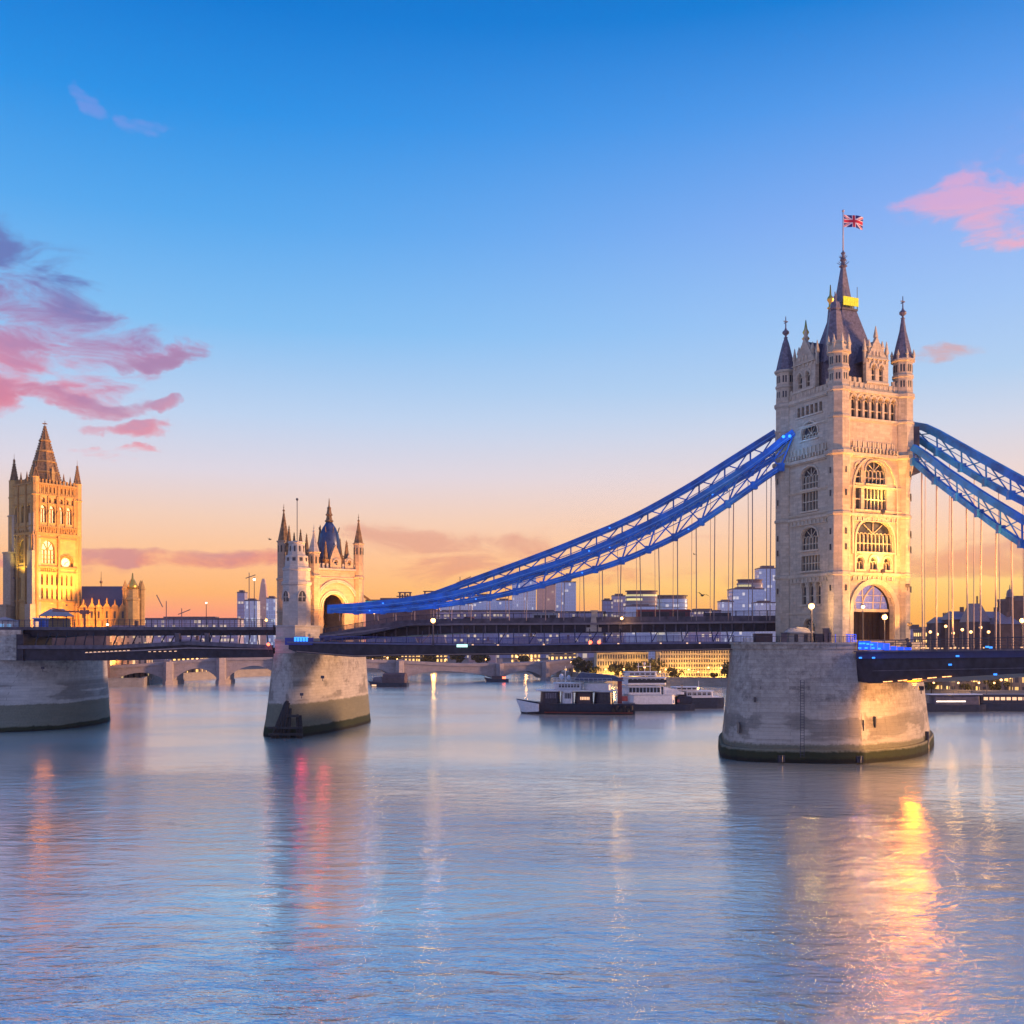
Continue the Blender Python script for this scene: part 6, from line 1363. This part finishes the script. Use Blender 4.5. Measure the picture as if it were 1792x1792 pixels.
# ------------------------------------------------------------ boats
def hull_mb(L_, Wd, h, bow=1.0, sheer=.8, rake=1.6):
    mb = MB(); n_ = 16; vs = []
    for i in range(n_+1):
        t = i/n_; x_ = -L_/2+L_*t                    # bow at -x
        wd = Wd/2*min(1, (t*3.2)**.6) if bow else Wd/2; wd *= 1 if t < .9 else 1-(t-.9)*1.5
        zt_ = h+sheer*max(0, (1-t*3))**2; xo = -rake*max(0, (1-t*5))
        vs += [(x_+0, -wd*.8, -.8), (x_+xo, -wd, zt_), (x_+xo, wd, zt_), (x_, wd*.8, -.8)]
    fs = [(i*4+k, i*4+(k+1) % 4, i*4+4+(k+1) % 4, i*4+4+k) for i in range(n_) for k in range(4)]+[(3, 2, 1, 0), (n_*4, n_*4+1, n_*4+2, n_*4+3)]
    mb.add(vs, fs); return mb
def cabin(root, x0, x1, wd, z0, z1, m='white', wins=0, wz0=.3, wz1=.8, roof=.25, glass='glass', over=.35, rm='white', front=.9):
    """deckhouse with rounded ends; windows along the straight sides and round the front"""
    def outline(a, b_, w_, r):
        pts = []
        for i in range(7): t = -math.pi/2+math.pi*i/6; pts.append((b_-r*.5+r*.5*math.cos(t), w_/2*math.sin(t) if i not in (0, 6) else w_/2*math.sin(t)))
        for i in range(9): t = math.pi/2+math.pi*i/8; pts.append((a+r+r*math.cos(t), w_/2*math.sin(t)))
        return pts
    r = min(front*wd*.3, (x1-x0)*.3)
    mb = MB(); mb.prism(outline(x0, x1, wd, r), z0, z1, outline(x0+.25, x1-.1, wd-.2, r)); c_ = mb.build('cabin', M[m], root)
    mb = MB(); mb.prism(outline(x0-over, x1+over, wd+over*1.2, r), z1, z1+roof*.6, outline(x0-over*.6, x1+over*.6, wd+over*.6, r)); mb.build('cabin_roof', M[rm], root)
    if wins:
        h = z1-z0; a, b_ = x0+r+.1, x1-r*.5-.1; cw = (b_-a)/wins
        for i in range(wins):
            mb = MB(); mb.box(a+cw*(i+.14), a+cw*(i+.86), -wd/2-.04, wd/2+.04, z0+h*wz0, z0+h*wz1); mb.build('window', M[glass], c_)
    return c_
def rails(root, x0, x1, wd, z, h=1.0, gap=1.2, m='white'):
    mb = MB(); n_ = int((x1-x0)/gap)
    for s_ in (-1, 1):
        y_ = s_*wd/2
        for k in (1, .5): mb.bar((x0, y_, z+h*k), (x1, y_, z+h*k), .06)
        for i in range(n_+1): xx = x0+(x1-x0)*i/n_; mb.bar((xx, y_, z), (xx, y_, z+h), .06)
    mb.build('railing', M[m], root)
d1 = 279.0
f1 = thing('passenger_ferry', 'long dark-hulled ferry with pale pointed bow and amber-lit cabin, nearest of the moored boats', 'ferry', (X(1012, d1), d1, 0), R(-6)); f1.scale = (1, 1, 1.12)
hull_mb(30.5, 7, 2.6, 1, 1.0).build('hull', M['hull'], f1)
mb = MB(); mb.box(-9, 14.6, -3.62, 3.62, .35, .6); mb.build('boot_stripe', M['hull_r'], f1)
mb = MB(); mb.add([(-17, 0, 3.4), (-15, -1.9, 3.1), (-10.5, -3.75, 2.45), (-10.5, -3.75, .7), (-14, -1.8, .4), (-15.6, 0, .4), (-14, 1.8, .4), (-10.5, 3.75, .7), (-10.5, 3.75, 2.45), (-15, 1.9, 3.1)], [(0, 1, 4, 5), (1, 2, 3, 4), (0, 5, 6, 9), (9, 6, 7, 8), (0, 9, 8, 2, 1), (2, 8, 7, 3)]); mb.build('bow_plating', M['white'], f1)
cabin(f1, -10.4, -4.9, 5.6, 2.6, 5.5, 'hull', 5, .42, .86, glass='slate'); cabin(f1, -4.8, -1.2, 5.7, 2.6, 5.5, 'white', 4, .42, .86)
cabin(f1, -1.0, 4.0, 5.4, 2.6, 5.2, 'dark_wall', 6, .35, .62, .2, 'glow_s', rm='hull'); cabin(f1, 4.2, 9.5, 5.6, 2.6, 5.4, 'hull', 3)
mb = MB(); mb.box(-11.4, 10.4, -2.95, 2.95, 5.62, 5.85); mb.build('upper_deck', M['white'], f1); cabin(f1, -6.6, 1.2, 4.6, 5.9, 7.4, 'white', 7, .35, .85); cabin(f1, 1.5, 9.0, 5.2, 5.9, 7.2, 'white', 0)
mb = MB(); mb.add([(-1, -2.6, 8.2), (12.5, -2.6, 8.0), (12.5, 2.6, 8.0), (-1, 2.6, 8.2), (.5, -1.6, 10.0), (9.5, -1.6, 9.4), (9.5, 1.6, 9.4), (.5, 1.6, 10)], [(0, 1, 5, 4), (1, 2, 6, 5), (2, 3, 7, 6), (3, 0, 4, 7), (4, 5, 6, 7), (3, 2, 1, 0)]); mb.build('canopy', M['slate_b'], f1)
rails(f1, -9.5, 9.5, 5.8, 5.95); rails(f1, -7, 9, 5, 7.7)
mb = MB(); mb.box(10.6, 11.8, -1.2, 1.2, 2.6, 8.4); mb.box(10.3, 12.1, -1.4, 1.4, 8.4, 8.8); mb.build('funnel', M['red'], f1)
mb = MB(); mb.rod((-3.5, 0, 7.6), (-3.5, 0, 11.5), .1); mb.ball(-4.6, 0, 9, .7); mb.ball(-2.6, .3, 8.8, .55); mb.bar((-4.5, 0, 10.3), (-2.5, 0, 10.3), .1); mb.build('mast', M['white'], f1)
mb = MB()
for k in range(6): mb.lathe(9.5+k*.95, -3.75, [(.5, .7+(k % 2)*.5), (.55, 1.2+(k % 2)*.5), (.5, 1.7+(k % 2)*.5)], 8)
mb.build('fender', M['feather'], f1)
d2 = 293.0
f2 = thing('passenger_ferry', 'white three-decked ferry with swept wheelhouse between the dark ferry and the pier', 'ferry', (X(1145, d2), d2, 0), R(4))
hull_mb(22, 6.6, 1.9, 0).build('hull', M['hull'], f2)
cabin(f2, -9.5, 6.0, 6.0, 1.9, 4.6, 'white', 0, roof=.15, front=1.6); cabin(f2, -9.6, 2.0, 6.05, 4.7, 6.9, 'white', 9, .25, .85); cabin(f2, -9.4, 3.2, 5.0, 7.4, 9.3, 'white', 8, .3, .85); cabin(f2, -8.6, 0.6, 3.6, 9.8, 10.9, 'white', 5, .3, .8)
mb = MB(); mb.add([(2.0, -3, 6.9), (8.0, -2.6, 5.2), (8.0, 2.6, 5.2), (2, 3, 6.9), (2.0, -3, 4.7), (8, -2.6, 4.6), (8, 2.6, 4.6), (2, 3, 4.7)], [(0, 1, 2, 3), (0, 4, 5, 1), (1, 5, 6, 2), (2, 6, 7, 3), (3, 7, 4, 0), (4, 7, 6, 5)]); mb.build('foredeck', M['white'], f2)
mb = MB(); mb.box(-8, 3, -2.53, 2.53, 7.9, 8.8); mb.build('window_band', M['glass'], f2)
rails(f2, -10, 8.5, 6, 4.8); rails(f2, -9.5, 3.5, 5, 9.5); mb = MB()
for xx in (-4.6, -2.8, -1.2): mb.rod((xx, 0, 11), (xx, 0, 13.4), .09)
mb.box(-5, -1, -.1, .1, 12.4, 12.55); mb.ball(-2.8, 0, 13.3, .35); mb.build('mast', M['white'], f2)
mb = MB(); mb.box(6.2, 10.2, -2.6, 2.6, 1.9, 4.0); mb.box(7, 9, -1.5, 1.5, 4, 5.4); mb.rod((8, 0, 5.4), (8, 0, 7.4), .12); mb.build('winch_deck', M['hull'], f2)
mb = MB(); mb.box(5.9, 6.6, -3.1, -2.9, 2.4, 3.2); mb.box(-9.9, -8.2, -3.1, -3.02, 2.8, 4.2); mb.build('life_ring', M['red'], f2)
d3 = 302.0
f3 = thing('motor_launch', 'dark-hulled launch with low white cabin moored closest to the near pier', 'launch', (X(1214, d3), d3, 0), R(6))
hull_mb(17, 5.4, 3.2, 0).build('hull', M['hull'], f3); cabin(f3, -7, 5.5, 4.6, 3.4, 5.0, 'white', 7, .3, .8); cabin(f3, -6.6, 1, 3.4, 5.3, 6.2, 'white', 4); mb = MB(); mb.box(-8.4, 7.6, -2.8, 2.8, 3.2, 3.42); mb.build('deck', M['white'], f3); rails(f3, -7, 8, 5, 3.4)
mb = MB(); mb.rod((1.5, 0, 5), (1.5, 0, 8), .07); mb.build('mast', M['white'], f3)
bg_ = thing('barge', 'black covered barge moored right of the middle pier', 'barge', (X(684, 440), 440, 0), R(-8))
hull_mb(15, 6, 1.8, 0).build('hull', M['hull'], bg_); mb = MB(); pts = [(-2.8, 1.8), (2.8, 1.8), (2.8, 3.8), (2.0, 5.4), (0, 6.0), (-2.0, 5.4), (-2.8, 3.8)]
fr = Fr((-3, 0, 0), (0, 1, 0), (1, 0, 0)); mb.fpoly(fr, pts, 0, 9.6); mb.build('hold_cover', M['dark_wall'], bg_); mb = MB(); mb.box(-7.4, -3.2, -2.4, 2.4, 1.8, 3.6); mb.box(-7, -4, -2, 2, 3.6, 4.2); mb.build('wheelhouse', M['slate'], bg_)
rails(bg_, -8, 8, 5.6, 1.8, m='rail'); mb = MB(); mb.box(-7.6, -5.6, -2.9, -2.8, .3, 1.0); mb.build('side_light', M['glow_s'], bg_)
b2 = thing('barge', 'small dark barge below the slim pier of the river bridge', 'barge', (X(872, 495), 490, 0), 0)
hull_mb(10, 4, 1.5, 0).build('hull', M['hull'], b2); mb = MB(); mb.box(-3, 3, -1.5, 1.5, 1.5, 3.0); mb.build('cabin', M['dark_wall'], b2); mb = MB(); mb.box(2, 3.6, -1.6, -1.5, 1.6, 2.6); mb.build('port_light', M['glow_r'], b2)
# pontoon and moored boats on the right
pn = thing('pontoon', 'long dark mooring pontoon along the right bank', 'pontoon', (X(1740, 298), 298, 0)); mb = MB(); mb.box(-22, 40, -3, 3, -.5, 1.0); mb.build('float', M['hull'], pn); mb = MB(); mb.box(-22, 40, -2.9, 2.9, 1.0, 1.15); mb.build('deck', M['steel_l'], pn); rails(pn, -21, 39, 5.6, 1.15, 1.0, 2, 'rail')
fa_ = thing('moored_boat', 'long low dark boat with a bright warm light strip, right of the near pier', 'boat', (X(1668, 288), 288, 0), R(2)); hull_mb(17, 4.4, 2.0, 0).build('hull', M['hull'], fa_); cabin(fa_, -7, 7, 3.8, 2.0, 4.4, 'steel_l', 0, rm='hull')
mb = MB(); mb.box(-5.6, 2.6, -2.0, -1.92, 2.8, 3.05); mb.build('light_strip', M['glow_w'], fa_); mb = MB(); mb.box(-7.4, 7.4, -2.05, 2.05, 4.72, 4.9); mb.build('awning', M['white'], fa_)
fb_ = thing('moored_boat', 'second dark moored boat with lit portholes further right', 'boat', (X(1758, 290), 290, 0), R(-2)); hull_mb(20, 4.6, 2.2, 0).build('hull', M['hull'], fb_); cabin(fb_, -8, 8, 4, 2.2, 4.6, 'hull', 9, .4, .75, glass='glow_s', rm='steel_l')
mb = MB(); mb.rod((-5, 0, 4.6), (-5, 0, 7), .1); mb.build('mast', M['rail'], fb_)
# ------------------------------------------------------------ birds
def bird(label, px, py, d, s_, rzz):
    p = P(px, py, d); mb = MB(); mb.lathe(0, 0, [(.02, -.5), (.12, -.3), (.16, 0), (.1, .3), (.02, .5)], 6, smooth=True)
    mb.v = [(z_, y_, x_) for (x_, y_, z_) in mb.v]
    for sg in (-1, 1): mb.add([(-.2, sg*.08, .05), (.2, sg*.08, .05), (.15, sg*.6, .3), (-.1, sg*.6, .3), (-.15, sg*1.15, .12), (-.25, sg*1.1, .12)], [(0, 1, 2, 3), (3, 2, 4, 5)]); 
    mb.add([(-.45, -.05, 0), (-.45, .05, 0), (-.8, .15, .02), (-.8, -.15, .02)], [(0, 1, 2, 3)])
    o = mb.build('bird', M['feather']); o.location = p; o.scale = (s_,)*3; o.rotation_euler = (.25, .1, rzz); tag(o, label, 'bird', 'birds in flight'); return o
bird('dark bird in flight under the hangers left of the tall tower', 1229, 1042, 150, 1.0, 1.9)
bird('tiny dark bird in flight left of the gatehouse', 472, 944, 170, .6, .8)
bird('tiny dark bird in flight above the palace side of the hangers', 1215, 970, 170, .45, 2.2)

HAZE = 0.00007
if HAZE:
    mb = MB(); mb.box(-1700, 1700, -80, 2050, -4.5, 175); m_ = bpy.data.materials.new('river_haze'); m_.use_nodes = True; nt_ = m_.node_tree; nt_.nodes.clear()
    v_ = nt_.nodes.new('ShaderNodeVolumePrincipled'); v_.inputs['Density'].default_value = HAZE; v_.inputs['Color'].default_value = (.86, .84, .95, 1); v_.inputs['Anisotropy'].default_value = 0.2
    o_ = nt_.nodes.new('ShaderNodeOutputMaterial'); nt_.links.new(v_.outputs[0], o_.inputs['Volume'])
    hz = mb.build('haze', m_); hz['kind'] = 'stuff'
for o in list(COL.objects):
    if o.type == 'MESH' and o.get('kind') is None and o.parent is None and not o.get('category'): print('UNTAGGED', o.name)
